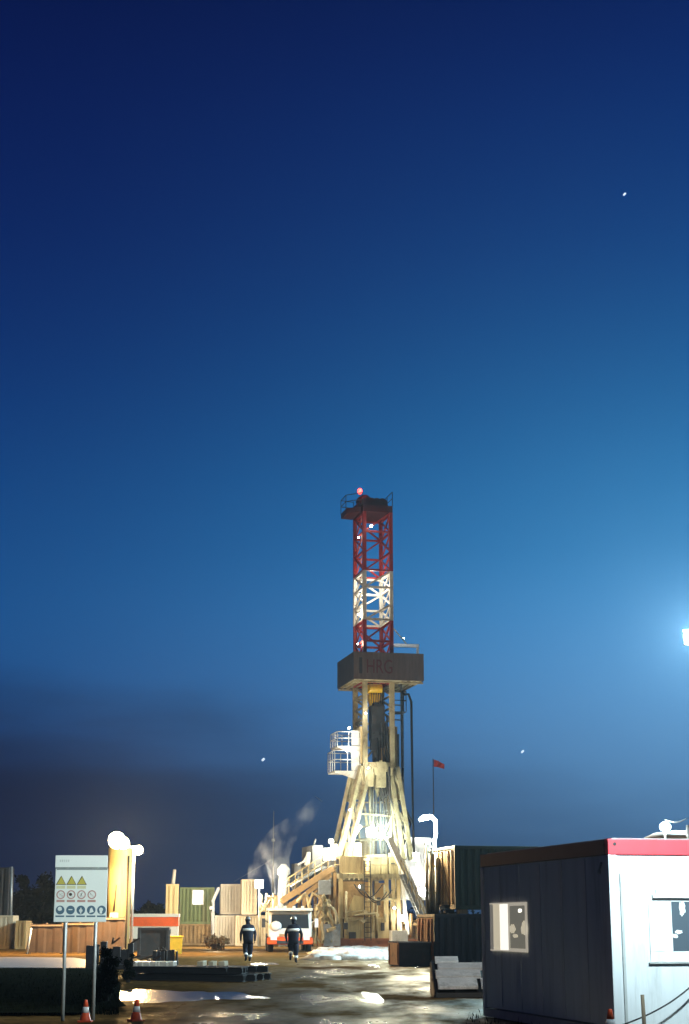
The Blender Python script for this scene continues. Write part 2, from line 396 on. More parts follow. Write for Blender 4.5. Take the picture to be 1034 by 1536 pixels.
def blades(name, region, count, hmin, hmax, seed, mt):
    rr = random.Random(seed); b = MB()
    for _ in range(count):
        px = rr.uniform(region[0], region[1]); py = rr.uniform(region[2], region[3])
        g = G(px, py); a = rr.uniform(0, 6.28); h = rr.uniform(hmin, hmax); wd = rr.uniform(.008, .02)
        dx, dy = math.cos(a), math.sin(a); lean = rr.uniform(0, .5) * h
        p = [Vector((g.x - dx * wd, g.y - dy * wd, -.03)), Vector((g.x + dx * wd, g.y + dy * wd, -.03)),
             Vector((g.x + dy * lean * .4, g.y - dx * lean * .4, h * .6)), Vector((g.x + dy * lean, g.y - dx * lean, h))]
        v = [b.bm.verts.new(q) for q in p]; b._f([v[0], v[1], v[2]]); b._f([v[2], v[3], v[0]])
    return tag(b.done(name, mt, recalc=False), kind='stuff')
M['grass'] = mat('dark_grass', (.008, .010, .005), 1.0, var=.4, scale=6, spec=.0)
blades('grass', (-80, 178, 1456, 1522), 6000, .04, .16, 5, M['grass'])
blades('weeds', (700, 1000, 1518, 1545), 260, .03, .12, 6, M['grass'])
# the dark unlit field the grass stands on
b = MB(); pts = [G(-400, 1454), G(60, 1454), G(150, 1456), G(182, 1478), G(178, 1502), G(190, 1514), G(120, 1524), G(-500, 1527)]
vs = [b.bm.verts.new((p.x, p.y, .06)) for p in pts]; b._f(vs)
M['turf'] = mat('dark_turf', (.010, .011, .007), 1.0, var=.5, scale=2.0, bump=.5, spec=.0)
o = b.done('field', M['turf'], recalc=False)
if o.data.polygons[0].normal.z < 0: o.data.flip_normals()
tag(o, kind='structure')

# ------------------------------------------------------------------ containers
A14 = R(13.5)
def container(name, label, cat, loc, rz, Lx, W, Hh, body, frame=None, doors=None, group=None, windows=(), corr=True, doormat=None, pitch=.28):
    """origin: middle of the bottom; x along the length, -y faces the photographer. doors: -1 / +1 end"""
    t = thing(name, label, cat, loc, rz, group); frame = frame or body
    x, y = Lx / 2, W / 2; b = MB(); i = .05
    b.mm(-x + i, x - i, -y + i, y - i, .12, Hh - .06)
    if corr:
        b.corr((-x + .1, -y + i), (x - .1, -y + i), .16, Hh - .14, (0, -1), pitch, .03); b.corr((-x + .1, y - i), (x - .1, y - i), .16, Hh - .14, (0, 1))
        for s in (-1, 1):
            if doors != s: b.corr((s * (x - i), -y + .1), (s * (x - i), y - .1), .16, Hh - .14, (s, 0))
    b.done('body', body, t)
    f = MB()
    for sx in (-1, 1):
        for sy in (-1, 1):
            f.mm(sx * x, sx * (x - .14), sy * y, sy * (y - .14), .0, Hh)
        f.mm(sx * x, sx * (x - .12), -y + .142, y - .142, 0, .15); f.mm(sx * x, sx * (x - .1), -y + .142, y - .142, Hh - .12, Hh - .004)
    for sy in (-1, 1):
        f.mm(-x + .142, x - .142, sy * y, sy * (y - .1), .0, .15); f.mm(-x + .142, x - .142, sy * y, sy * (y - .08), Hh - .12, Hh - .004)
    f.done('frame', frame, t, bevel=.012)
    if doors:
        for s in (-1, 1):
            d = MB(); xx = doors * (x - .02)
            d.mm(xx - .02, xx + .02, s * .02, s * (y - .16), .18, Hh - .15)
            for q in (.35, .75):
                yy = s * y * q; d.tube((xx + doors * .05, yy, .2), (xx + doors * .05, yy, Hh - .17), .028, n=8)
                for zz in (.35, .9, 1.5, Hh - .4): d.box((xx + doors * .04, yy, zz), (.05, .14, .06))
            d.done('door', doormat or body, t)
    for (px0, px1, z0, z1, mt) in windows:
        wfr = MB(); yy = -y - .02; ft = .07
        wfr.mm(px0, px1, yy - .03, yy + .05, z1 - ft, z1); wfr.mm(px0, px1, yy - .03, yy + .05, z0, z0 + ft)
        wfr.mm(px0, px0 + ft, yy - .03, yy + .05, z0 + ft, z1 - ft); wfr.mm(px1 - ft, px1, yy - .03, yy + .05, z0 + ft, z1 - ft)
        wo = wfr.done('window', M['white'], t)
        MB().mm(px0 + ft, px1 - ft, yy + .0, yy + .03, z0 + ft, z1 - ft).done('pane', mt, wo)
    return t
def at_px(px, Y, z=0): return Vector((XY(px, 1388, Y), Y, z))

# ---- right: the white site cabin with the red roof band
c0 = P(917, 1400, 24.6); c0.z = 0
e1 = Vector((math.cos(A14), math.sin(A14), 0)); e2 = Vector((-math.sin(A14), math.cos(A14), 0))
CW, CL, CH = 2.44, 6.06, ZY(1258, 24.6)
t = thing('site_cabin', 'white site cabin with a red roof band and lit side window', 'cabin', c0, A14)
b = MB(); b.mm(.03, CW - .03, .03, CL - .03, .16, CH - .2); 
# vertical panel ribs on the long side and the end
for k in range(1, 6): b.mm(.02, .03, k * CL / 6 - .012, k * CL / 6 + .012, .2, CH - .26)
b.done('wall', M['cabin'], t)
b = MB()
for x in (0, CW - .14):
    for y in (0, CL - .14): b.mm(x, x + .14, y, y + .14, .14, CH - .232)
b.split('corner_post', M['cabin'], t, bevel=.01)
b = MB(); b.mm(0, CW, 0, .13, CH - .23, CH); roof = b.done('roof_band', M['red'], t, bevel=.012)
b = MB(); b.mm(.002, .12, .133, CL, CH - .23, CH - .002); b.mm(CW - .12, CW - .002, .133, CL, CH - .23, CH - .002); b.split('roof_band', mat('shaded_red_rim', (.03, .03, .05), .5), t, 'roof rim along the long side with its shade painted dark', .01)  # the red rim carried on, its shade put into a dark colour
b = MB(); b.mm(.123, CW - .123, .133, CL - .05, CH - .1, CH + .02); b.done('roof', M['grey'], t)
b = MB(); b.tube((.11, -.004, CH - .075), (.11, .02, CH - .075), .026, n=12); b.tube((-.004, .15, CH - .09), (.02, .15, CH - .09), .026, n=12)
b.split('casting_hole', M['black'], roof)
b = MB(); b.mm(.004, CW - .004, .004, CL - .004, 0.0, .135); b.done('base', M['plinth'], t)
b = MB()  # flat cover strip at the corner
b.mm(.175, .215, .008, .03, .16, CH - .5); b.done('cover_strip', M['plinth'], t)
b = MB(); b.tube((.02, .32, CH - .33), (-.03, .3, CH - .45), .02, n=8); b.tube((-.03, .3, CH - .45), (-.03, .3, CH - .5), .03, n=8); b.done('cable_gland', M['galv'], t)
# end window (facing the photographer)
def cab(px, py):      # point on the end face y=0 in cabin coordinates
    d = ray(px, py); nrm = e2; tt = (c0 - Vector((0, 0, H))).dot(nrm) / d.dot(nrm); return local(c0, A14, Vector((0, 0, H)) + d * tt)
def cabs(px, py):     # point on the long side x=0
    d = ray(px, py); nrm = e1; tt = (c0 - Vector((0, 0, H))).dot(nrm) / d.dot(nrm); return local(c0, A14, Vector((0, 0, H)) + d * tt)
a = cab(973, 1343); bb = cab(1034, 1443); x0, z0, z1 = a.x, bb.z, a.z - .04; x1 = x0 + 1.1
wf = MB(); wf.mm(x0, x1, .012, .06, z0, z0 + .15); wf.mm(x0, x1, .012, .06, z1 - .05, z1); wf.mm(x0, x0 + .36, .009, .06, z0 + .15, z1 - .05); wf.mm(x1 - .08, x1, .012, .06, z0 + .15, z1 - .05)
wo = wf.done('window', M['white'], t, bevel=.006)
MB().mm(x0 + .36, x1 - .08, .02, .028, z0 + .15, z1 - .05).done('pane', M['greyglass'], wo)
MB().mm(x0 - .03, x1 + .03, -.01, .03, z0 - .02, z0 - .003).done('sill', M['plinth'], wo)
b = MB(); b.mm(x0 + .06, x1 + .02, -.035, .03, z1 + .005, z1 + .055); b.mm(x0 + .12, x1 + .02, -.02, .03, z1 + .058, z1 + .12); b.done('shutter_box', M['white'], wo)
# white patches painted on the pane as reflections
rr = random.Random(4)
def patch(cx, cz, rx, rz_, seed, name='pane_glint', parent=wo, y=.018, mt=M['white']):
    q = random.Random(seed); pts = []
    for k in range(22):
        th = 6.283 * k / 22; s = 1 + .28 * math.sin(3 * th + q.uniform(0, 6)) * .6 + q.uniform(-.12, .12)
        pts.append((cx + rx * s * math.cos(th), y, cz + rz_ * s * math.sin(th)))
    return MB().poly(pts, (0, -.006, 0)).done(name, mt, parent)
for (px, py, rx, rz_) in ((1019, 1398, .055, .03), (1024, 1362, .05, .1), (1013, 1404, .05, .03)):
    q = cab(px, py); patch(q.x, q.z, rx, rz_, px)
# side window with lit room
a = cabs(788, 1351); bb = cabs(736, 1427); y0, y1 = a.y, bb.y
z0, z1 = cabs(760, 1427).z, cabs(760, 1354).z; ym = cabs(763, 1400).y
wf = MB(); T = .055
wf.mm(-.003, .03, y0, y0 + .03, z0, z1)
wf.mm(-.004, .03, y0 + .03, ym - .06, z1 - T, z1); wf.mm(-.004, .03, y0 + .03, ym - .06, z0, z0 + T); wf.mm(-.005, .03, ym - .06, ym, z0, z1)
wf.mm(-.004, .03, ym, y1, z1 - .02, z1); wf.mm(-.004, .03, ym, y1, z0, z0 + .02)
wo = wf.done('window', emit('glowing_frame', (1, .9, .7), .35), t)  # frame given its own glow so that it looks lit
MB().mm(.004, .03, y0 + .03, ym - .06, z0 + T, z1 - T).done('pane', glass('dim_lit_pane', (.2, .2, .17), .2), wo).data.materials[0].node_tree.nodes['Principled BSDF'].inputs['Emission Color'].default_value = (1, .95, .75, 1)
M_ = bpy.data.materials['dim_lit_pane'].node_tree.nodes['Principled BSDF'].inputs['Emission Strength']; M_.default_value = .13
# curtain hanging in vertical folds in the left half, the first fold brightest
ya, yb_ = ym + .02, y1
cu = MB(); cu.mm(-.002, .02, ya, ya + (yb_ - ya) * .42, z0 + .02, z1 - .02); cu.done('curtain', emit('bright_curtain', (1, .96, .84), 1.1), wo)
cu = MB(); cu.mm(-.001, .02, ya + (yb_ - ya) * .44, ya + (yb_ - ya) * .80, z0 + .02, z1 - .02); cu.done('curtain', M['win_warm'], wo)
cu = MB(); cu.mm(.002, .02, ya + (yb_ - ya) * .82, yb_, z0 + .02, z1 - .02); cu.done('curtain', M['win_dim'], wo)
for (px, py, ry, rz_, mt) in ((780, 1366, .04, .03, 'win_white'), (769, 1393, .07, .08, 'win_warm'), (786, 1392, .06, .12, 'win_warm'), (773, 1404, .06, .03, 'win_warm')):
    q = cabs(px, py); q2 = random.Random(px); pts = []
    for k in range(16):
        th = 6.283 * k / 16; s = 1 + q2.uniform(-.18, .18); pts.append((.003, q.y + ry * 2.2 * s * math.cos(th), q.z + rz_ * s * math.sin(th)))
    MB().poly(pts, (-.004, 0, 0)).done('item_in_window', M[mt], wo)
# cable hanging off the cabin end
b = MB(); pts = []
for k in range(17):
    s = k / 16; px = 1040 - s * 115; py = 1466 + 70 * (s ** .75) + 4 * math.sin(s * 3.1); q = cab(px, py); pts.append(c0 + e1 * q.x + e2 * (-.16 - .05 * s) + Vector((0, 0, q.z)))
tag(b.path(pts, .012).done('hanging_cable', M['black']), 'thin black cable sagging across the white cabin end', 'cable')
b = MB(); s0 = cab(953, 1536); sw = c0 + e1 * s0.x + e2 * -.35
b.tube((sw.x, sw.y, -.3), (sw.x - .02, sw.y, ZY(1492, sw.y)), .032, .027, 9); tag(b.done('stake', M['wood']), 'grey wooden stake in the ground before the white cabin end', 'stake')
b = MB(); s0 = cab(1040, 1536); sw = c0 + e1 * s0.x + e2 * -.4; b.tube((sw.x + .45, sw.y, .02), (sw.x + .1, sw.y, .02), .06); b.path([(sw.x - .12, sw.y, .03), (sw.x + .05, sw.y, .1), (sw.x + .2, sw.y, .34), (sw.x + .3, sw.y + .1, .6)], .05)
tag(b.done('hose', M['black']), 'black hose leaning on the white cabin beside the cable', 'hose')

# floodlight tower far behind the cabin at the right edge of the picture
lp = P(1041, 956, 76); t = thing('light_tower', 'tall light tower with a dazzling white lamp high above the cabin', 'light tower', (lp.x + .6, lp.y, 0))
q = lp - t.location
b = MB(); b.tube((0, 0, 0), (0, 0, q.z + .5), .14, .09, 12); b.done('pole', M['galv'], t)
b = MB(); b.beam((.6, 0, q.z + .3), (q.x - .5, 0, q.z + .3), .1); b.box((q.x, .15, q.z), (.9, .3, .7)); hd = b.done('lamp_head', M['grey'], t, bevel=.03)
b = MB(); b.tube((q.x, -.02, q.z), (q.x, -.06, q.z), .3, n=24); b.done('lens', M['l_cool'], hd)
lamp('tower_lamp', (q.x, -.5, q.z), 82000, (.6, .9, 1), .25, t)
# added pole out of view; its spots light cabin end, sign, slabs and walkers
t = thing('added_flood_pole', 'added unseen floodlight pole in front of the white cabin end', 'floodlight', (5.75, 20.9, 0))
b = MB(); b.tube((0, 0, 0), (0, 0, 5.6), .06, .045, 12); b.done('pole', M['galv'], t)
for k, (dx, dz) in enumerate(((-.45, 5.3), (-.35, 5.75), (.3, 5.3))):
    b = MB(); b.beam((0, 0, dz + .05), (dx, 0, dz + .05), .05); b.box((dx, .04, dz), (.3, .16, .22)); hd = b.done('lamp_head', M['grey'], t, bevel=.02); b = MB(); b.box((dx, .14, dz), (.24, .02, .16)); b.done('lens', M['l_cool'], hd)
lamp('cabin_flood', (.1, .25, 5.3), 4300, (.72, .94, 1), .1, t, spot=((-1.0, 3.6, -2.5), R(56), .9))
lamp('sign_fill', (-.62, .1, 5.3), 9500, (.88, 1, .97), .12, t, spot=((-10.0, 8.2, -3.1), R(24), .8))  # added spot that lights the sign
b = MB(); b.tube((0, 0, 5.6), (0, 0, 7.8), .045, .04, 10); b.box((-.1, .1, 7.6), (.3, .2, .22)); b.done('lamp_head', M['grey'], t)
lamp('rack_fill', (-.3, .35, 7.55), 5200, (1, .95, .84), .12, t, spot=((-2.75, 17.2, -7.2), R(15), .6))  # added spot that brightens the slabs on the rack
lamp('yard_fill', (-.5, .1, 5.75), 22000, (.82, .96, 1), .12, t, spot=((-13.2, 48, -4.0), R(25), .6))  # added spot that brightens the walkers and the beam stack

# tank and lamp behind the cabin
tk = at_px(1022, 62); b = MB(); b.lathe([(1.5, 0), (1.5, 4.3), (1.25, 4.66), (.85, 4.85), (.3, 4.92), (.05, 4.93)], n=28)
t = thing('storage_tank', 'round topped tan tank rising behind the red roof band', 'tank', tk); b.done('shell', M['tanktan'], t)
b = MB(); b.tube((.5, 0, 4.85), (.5, 0, 5.02), .12); b.done('hatch', M['galv'], t)
lw = P(998, 1240, 58); t = thing('lamp_post', 'lamp post with a round white lamp before the tan tank', 'lamp post', (lw.x, lw.y, 0))
b = MB(); b.tube((0, 0, 0), (-.02, 0, lw.z - .15), .05, .04); b.done('pole', M['galv'], t)
b = MB(); b.blob((0, 0, lw.z), (.2, .15, .16), amp=.02); b.done('lamp_head', M['l_white'], t)
lamp('post_lamp', (-.05, -.5, lw.z), 70, (.95, 1, .95), .15, t)
b = MB(); pw = P(1032, 1238, 58); b.tube((pw.x, pw.y, 0), (pw.x, pw.y, pw.z), .07); b.path([(lw.x + (pw.x - lw.x) * k / 8, lw.y, lw.z + (pw.z - lw.z) * k / 8 + .25 - .12 * math.sin(math.pi * k / 8)) for k in range(9)], .015)
tag(b.done('wire_pole', M['galv']), 'grey pole carrying wires beside the tan tank', 'pole')

# ---- stacked containers behind the cabin
Yc = 64.0; lx = XY(684, 1388, Yc)
cc_ = Vector((lx, Yc, 0)); CLn, CWd = 12.19, 2.44
def cpos(z): return cc_ + e1 * (CLn / 2) + e2 * (CWd / 2) + Vector((0, 0, z))
zl = ZY(1371, Yc); zt = ZY(1268, Yc); zg = ZY(1364, Yc)
cl_ = cc_ + e1 * (-.85)
container('tank_container', 'low navy skid tank with a rusty end under the green container', 'container', cl_ + e1 * 6 + e2 * 1.2, A14, 12.0, 2.4, zl - .0, M['navy'], doors=-1, doormat=M['rust'])
for k in (0.35, 4.2, 8.2, 11.6):
    for yy in (.3, 2.0):
        p = cc_ + e1 * k + e2 * yy; b = MB(); b.box((0, 0, 0), (.35, .35, zg - zl - .006)); o = b.done('spacer_block', M['wood'], bevel=.01); o.location = (p.x, p.y, (zl + zg) / 2); o.rotation_euler = (0, 0, A14)
        tag(o, 'timber spacer block between the navy and dark green containers', 'block', 'spacer blocks between the containers')
container('shipping_container', 'dark green long container with an ochre barred door end', 'container', cpos(zg), A14, CLn, CWd, zt - zg, M['dgreen'], frame=M['dgreen'], doors=-1, doormat=M['ochre'])  # door end's ochre holds the warm lamp light in its colour
# ladder/pipe bundle against the container end
b = MB(); pe = cc_ - e1 * .3
for k, px in enumerate((641, 646, 651, 656, 663)):
    p0 = P(px, 1386, 66); p1 = P(px + (1 if k % 2 else -1), 1268 + 6 * k, 66); b.tube(p0, p1, .06 + .02 * (k % 2), n=8)
for py in (1278, 1300, 1340, 1372):
    b.tube(P(638, py, 66), P(668, py - 2, 66), .035, n=8)
b.tube(P(650, 1440, 66), P(650, 1372, 66), .11)
tag(b.done('pipe_riser', M['cream']), 'bundle of cream riser pipes beside the ochre container doors', 'pipes')
# bent lamp post beside it
lw = P(640, 1229, 67); t = thing('lamp_post', 'lamp post with a bent white head above the ochre doors', 'lamp post', (P(654, 1388, 67).x, 67, 0)); q = Vector((lw.x, lw.y, lw.z)) - t.location
b = MB(); zt_ = ZY(1262, 67); b.tube((0, 0, 0), (0, 0, zt_), .09, .07); b.done('pole', M['galv'], t)
b = MB(); b.path([(0, 0, zt_), (.05, 0, zt_ + .3), (.04, 0, q.z - .05), (-.12, 0, q.z + .1), (q.x - .12, 0, q.z + .06), (q.x - .3, 0, q.z - .03)], [.05, .055, .07, .09, .11, .05], 10); hd = b.done('lamp_head', M['l_white'], t)
b = MB(); b.tube((0, 0, zt_ + .06), (-.36, 0, zt_ - .05), .07, .03); b.done('bracket', M['white'], t)
lamp('bent_lamp', (q.x - .35, -.5, q.z - .6), 1500, (1, .88, .62), .15, t)

# flagpole
fp = P(653, 1388, 112); t = thing('flagpole', 'thin flagpole flying a small red flag right of the rig', 'flag', (fp.x, fp.y, 0)); z0 = ZY(1138, 112); b = MB(); b.tube((0, 0, 0), (0, 0, z0), .05, .03); b.done('pole', M['dark'], t)
b = MB(); nu, nv = 12, 6; gvs = []
for j in range(nv + 1):
    gvs.append([b.bm.verts.new((.05 + .72 * i / nu, .08 * math.sin(i * .9 + j * .4), z0 - .05 - .34 * (i / nu) ** 1.3 - .5 * j / nv * (1 - .35 * i / nu))) for i in range(nu + 1)])
for j in range(nv):
    for i in range(nu): b._f([gvs[j][i], gvs[j][i + 1], gvs[j + 1][i + 1], gvs[j + 1][i]]).smooth = True
b.done('cloth', M['flag'], t)

# rusty skip and the leaning white slabs
sk = G(599, 1450); t = thing('waste_skip', 'small open steel skip with a rusty orange end on wet ground', 'skip', sk, A14)
zz = .86; b = MB(); b.mm(0, 1.25, .0, .06, .1, zz); b.mm(0, 1.25, 1.35, 1.41, .1, zz); b.mm(1.19, 1.25, .06, 1.35, .1, zz); b.mm(.02, 1.2, .05, 1.36, .08, .14); b.mm(.0, 1.25, .0, .04, 0, .097); b.mm(0, 1.25, 1.37, 1.41, 0, .097)
b.done('body', M['dark'], t); b = MB(); b.mm(-.03, -.003, -.01, 1.42, .05, zz); b.mm(-.06, -.033, .05, .12, .1, zz - .05); b.mm(-.06, -.033, 1.28, 1.35, .1, zz - .05); b.done('end_plate', M['rust'], t)
b = MB(); b.mm(-.04, 1.28, -.035, .07, zz + .003, zz + .05); b.mm(-.04, 1.28, 1.34, 1.44, zz + .003, zz + .05); b.split('rim', M['grey'], t)

fr = G(655, 1497); t = thing('slab_rack', 'black sloping rack leaning beside the cabin', 'rack', (fr.x, fr.y + .2, 0), A14)
b = MB(); S0 = Vector((0, 0, .08)); S1 = Vector((.42, 1.7, .72))
nrm = Vector((0, -.35, 1)).normalized()
b.poly([(-.05, -.05, 0), (1.6, -.05, 0), (1.6, 1.8, 0), (.4, 1.8, 0)], (0, 0, .06))
for x in (0, .5, 1.0, 1.5): b.beam(S0 + Vector((x, 0, 0)), S1 + Vector((x, 0, 0)), .06, .08)
for k in (.0, .5, 1): pp = S0.lerp(S1, k); b.beam(pp + Vector((-.05, 0, -.05)), pp + Vector((1.6, 0, -.05)), .06)
for x in (.42, 1.5): b.beam((x, 1.7, 0), (x, 1.7, .72), .06)
b.poly([S0 + Vector((-.04, 0, -.03)), S0 + Vector((1.58, 0, -.03)), S1 + Vector((1.2, 0, -.03)), S1 + Vector((-.04, 0, -.03))], (0, 0, -.05)); b.poly([(-.04, -.05, .0), (.38, 1.75, .0), (.38, 1.75, .66), (-.04, -.05, .06)], (.03, 0, 0)); b.mm(-.02, 1.58, -.09, -.04, .0, .1)
b.done('frame', M['black'], t)
slab = None; cnt = 0
def rack_pt(s, x): return S0.lerp(S1, s) + Vector((x, 0, 0))
mwd = thing  # noqa
rz = Matrix.Rotation(A14, 4, 'Z'); slabnames = ['lowest', 'second lowest', 'middle', 'upper']
for k, (s0_, s1_, xa, xb) in enumerate(((.02, .3, .05, .98), (.02, .28, 1.06, 1.5), (.34, .55, .03, 1.1), (.36, .56, 1.16, 1.5), (.6, .78, .1, 1.45), (.82, .99, .06, .62))):
    b = MB(); up = Vector((0, -.35, 1)).normalized() * .07
    c4 = [rack_pt(s0_, xa), rack_pt(s0_, xb), rack_pt(s1_, xb), rack_pt(s1_, xa)]
    base = t.location
    W4 = [base + rz.to_3x3() @ (p + Vector((0, 0, .075))) for p in c4]
    o = b.poly(W4, rz.to_3x3() @ up).done('concrete_slab', M['conc'], bevel=.01)
    tag(o, ['long white slab at the bottom of the black rack', 'short white slab at the bottom right of the black rack', 'long white slab in the second row of the black rack', 'short white slab in the second row of the black rack', 'long white slab in the third row of the black rack', 'short white slab at the very top of the black rack'][k], 'slab', 'white slabs on the rack')
# ------------------------------------------------------------------ the drilling rig
YR = 120.0; O = P(560, 1388, YR); O.z = 0; AR = R(13)
r1 = Vector((math.cos(AR), math.sin(AR), 0)); r2 = Vector((-math.sin(AR), math.cos(AR), 0))
def RP(px, py, v):       # rig-local point seen at a pixel on the plane v = const
    d = ray(px, py); o = Vector((0, 0, H)); tt = ((O + r2 * v) - o).dot(r2) / d.dot(r2); return local(O, AR, o + d * tt)
rig = thing('drilling_rig', 'tall floodlit drilling rig with a red and white lattice mast', 'drilling rig', O, AR)
HV = 1.5
ul, ur = RP(547, 900, -HV).x, RP(587, 900, -HV).x
def zf(py): return RP(560, py, -HV).z
def lattice(z0, z1, n, u0, u1, v0, v1, leg, br, front_open=False, seed=0):
    b = MB(); q = random.Random(seed)
    C = [(u0, v0), (u1, v0), (u1, v1), (u0, v1)]
    for c in C: b.box((c[0], c[1], (z0 + z1) / 2), (leg, leg, z1 - z0))
    h = (z1 - z0) / n
    for k in range(n + 1):
        z = z0 + h * k; z = min(max(z, z0 + br / 2), z1 - br / 2)
        for i in range(4):
            if front_open and i == 0 and k % 2: continue
            a, c = C[i], C[(i + 1) % 4]; b.beam((a[0], a[1], z), (c[0], c[1], z), br * 1.2)
    for k in range(n):
        za, zb = z0 + h * k, z0 + h * (k + 1)
        for i in range(4):
            a, c = C[i], C[(i + 1) % 4]
            if i == 0 and front_open:
                if k % 2 == 0: b.beam((a[0], a[1] - .02, za), (c[0], c[1] - .02, zb), br)
                continue
            if (k + i) % 2: a, c = c, a
            b.beam((a[0], a[1], za), (c[0], c[1], zb), br)
            if i in (1, 3): b.beam((c[0], c[1], za), (a[0], a[1], zb), br * .8)
    return b
zc1, zc2, zc3 = zf(768), zf(856), zf(930)
zbox_t, zbox_b = zf(978), zf(1024)
zlow = zf(1152)
lattice(zc2, zc1, 3, ul, ur, -HV, HV, .26, .12, True).done('mast_section', M['mastred'], rig, 'dark red top section of the mast')
lattice(zc3, zc2 - .003, 3, ul, ur, -HV, HV, .26, .13, True).done('mast_section', M['mastwhite'], rig, 'white painted section of the mast')
lattice(zbox_b, zc3 - .003, 3, ul, ur, -HV, HV, .26, .13, True).done('mast_section', M['mastred'], rig, 'red section just above the box platform')
# lower section: two side ladders of lattice, open front
b = MB()
for s, u in ((-1, ul), (1, ur)):
    for v in (-HV, HV): b.box((u, v, (zlow + zbox_b) / 2), (.34, .3, zbox_b - zlow))
    n_ = 7
    for k in range(n_):
        za = zlow + (zbox_b - zlow) * k / n_; zb = zlow + (zbox_b - zlow) * (k + 1) / n_
        b.beam((u, -HV, za), (u, HV, zb), .13); b.beam((u, -HV, zb), (u, HV, zb), .13)
for k in range(4):
    z = zlow + (zbox_b - zlow) * k / 3.5; b.beam((ul, HV, z), (ur, HV, z), .16); 
    if k < 3: b.beam((ul, HV, z), (ur, HV, z + 2.4), .12)
b.done('mast_section', M['cream'], rig, 'cream open lower section of the mast')
# solid plate panel up the left leg and the right leg
b = MB(); b.mm(ul - .32, ul - .18, -HV, HV - .2, zlow + .3, zf(1090)); b.split('leg_panel', M['tan2'], rig)
b = MB(); b.mm(ur - .15, ur + .5, -HV + .4, HV, zf(1176), zf(1088)); b.split('leg_panel', M['tan'], rig)
# crown
b = MB(); zt = zc1
b.mm(ul - .12, ur + .12, -HV - .15, HV + .15, zt, zt + .5)
p = RP(517, 770, 0); b.poly([(ul - .2, -HV + .2, zt + .05), (p.x, -.6, zt + .02), (p.x, 1.2, zt + .02), (ul - .2, HV, zt + .05)], (0, 0, .38))
b.poly([(p.x, -.5, zt - .05), (ul - .2, -.5, zt + .45), (ul - .2, -.5, zt + .95)], (0, 1.5, 0))
for k in range(4): b.tube((ul + .3 + k * .42, -.9, zt + .85), (ul + .3 + k * .42, .9, zt + .85), .42, n=16)
b.blob(((ul + .35), 0, zt + 1.15), (.6, .7, .5), 3, .08); b.mm(ur - .75, ur - .3, -.5, .4, zt + .5, zt + 1.1); b.mm(ur - .3, ur, -.8, .8, zt + .5, zt + .8)
cb = b.done('crown_block', mat('crown_dark_red', (.07, .008, .008), .6, var=.3), rig)
def railing(b, pts, z, h=1.05, r=.03, step=1.2):
    pts = [Vector((x, y, z)) for x, y in pts]
    for a, c in zip(pts, pts[1:]):
        n_ = max(1, int((c - a).length / step))
        for k in range(n_ + 1): q = a.lerp(c, k / n_); b.tube(q, q + Vector((0, 0, h)), r, n=6)
        for hh in (h, h * .55): b.tube(a + Vector((0, 0, hh)), c + Vector((0, 0, hh)), r, n=6)
b = MB(); railing(b, [(ul - .1, -HV), (p.x, -.5), (p.x, 1.2), (ul - .1, HV)], zt + .35, 1.1); railing(b, [(ur - .3, HV), (ur + .12, HV), (ur + .12, -HV - .1)], zt + .5, 1.1); b.done('crown_railing', M['dark'], rig)
bp_ = RP(540, 737, -.6); b = MB(); b.tube((bp_.x, -.6, zt + 1.5), (bp_.x, -.6, bp_.z - .15), .05); be = b.done('beacon_bracket', M['dark'], rig); b = MB(); b.blob((bp_.x, -.6, bp_.z), (.2, .2, .26), amp=.0); b.done('beacon_lens', M['l_red'], be)
lamp('beacon_lamp', (bp_.x, -1.0, bp_.z + .1), 25, (1, .07, .05), .1, rig)
# box platform (monkey board) with solid sides
VB0, VB1 = -2.7, 2.7
bl, br_ = RP(531, 1000, VB0).x, RP(636, 1000, VB0).x; zt1, zb1 = RP(531, 977, VB0).z, RP(531, 1018, VB0).z
b = MB(); th = .08
b.mm(bl, br_, VB0, VB0 + th, zb1, zt1); b.split('platform_side', M['board'], rig)
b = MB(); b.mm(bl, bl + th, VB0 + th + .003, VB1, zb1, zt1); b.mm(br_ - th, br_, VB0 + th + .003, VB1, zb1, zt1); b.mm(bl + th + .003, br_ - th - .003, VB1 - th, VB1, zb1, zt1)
b.split('platform_side', M['boardside'], rig, 'darker side panels of the box platform')  # same solid panels, coloured darker than the front
b = MB()
for (xa, xb, ya, yb) in ((bl + .08, ul - .2, VB0 + .09, VB1 - .09), (ur + .2, br_ - .08, VB0 + .09, VB1 - .09), (ul - .19, ur + .19, VB0 + .09, -HV - .2), (ul - .19, ur + .19, HV + .2, VB1 - .09)): b.mm(xa, xb, ya, yb, zb1 + .03, zb1 + .09)
for k in range(12):
    x = bl + .3 + k * (br_ - bl - .5) / 11
    if ul - .25 < x < ur + .25: continue
    b.beam((x, VB0 + .1, zb1 - .02), (x, VB1 - .1, zb1 - .02), .09, .1)
b.beam((bl, VB0 + .3, zb1 - .12), (br_, VB0 + .3, zb1 - .12), .12); b.beam((bl, VB1 - .3, zb1 - .12), (br_, VB1 - .3, zb1 - .12), .12)
b.done('platform_floor', M['cream'], rig)
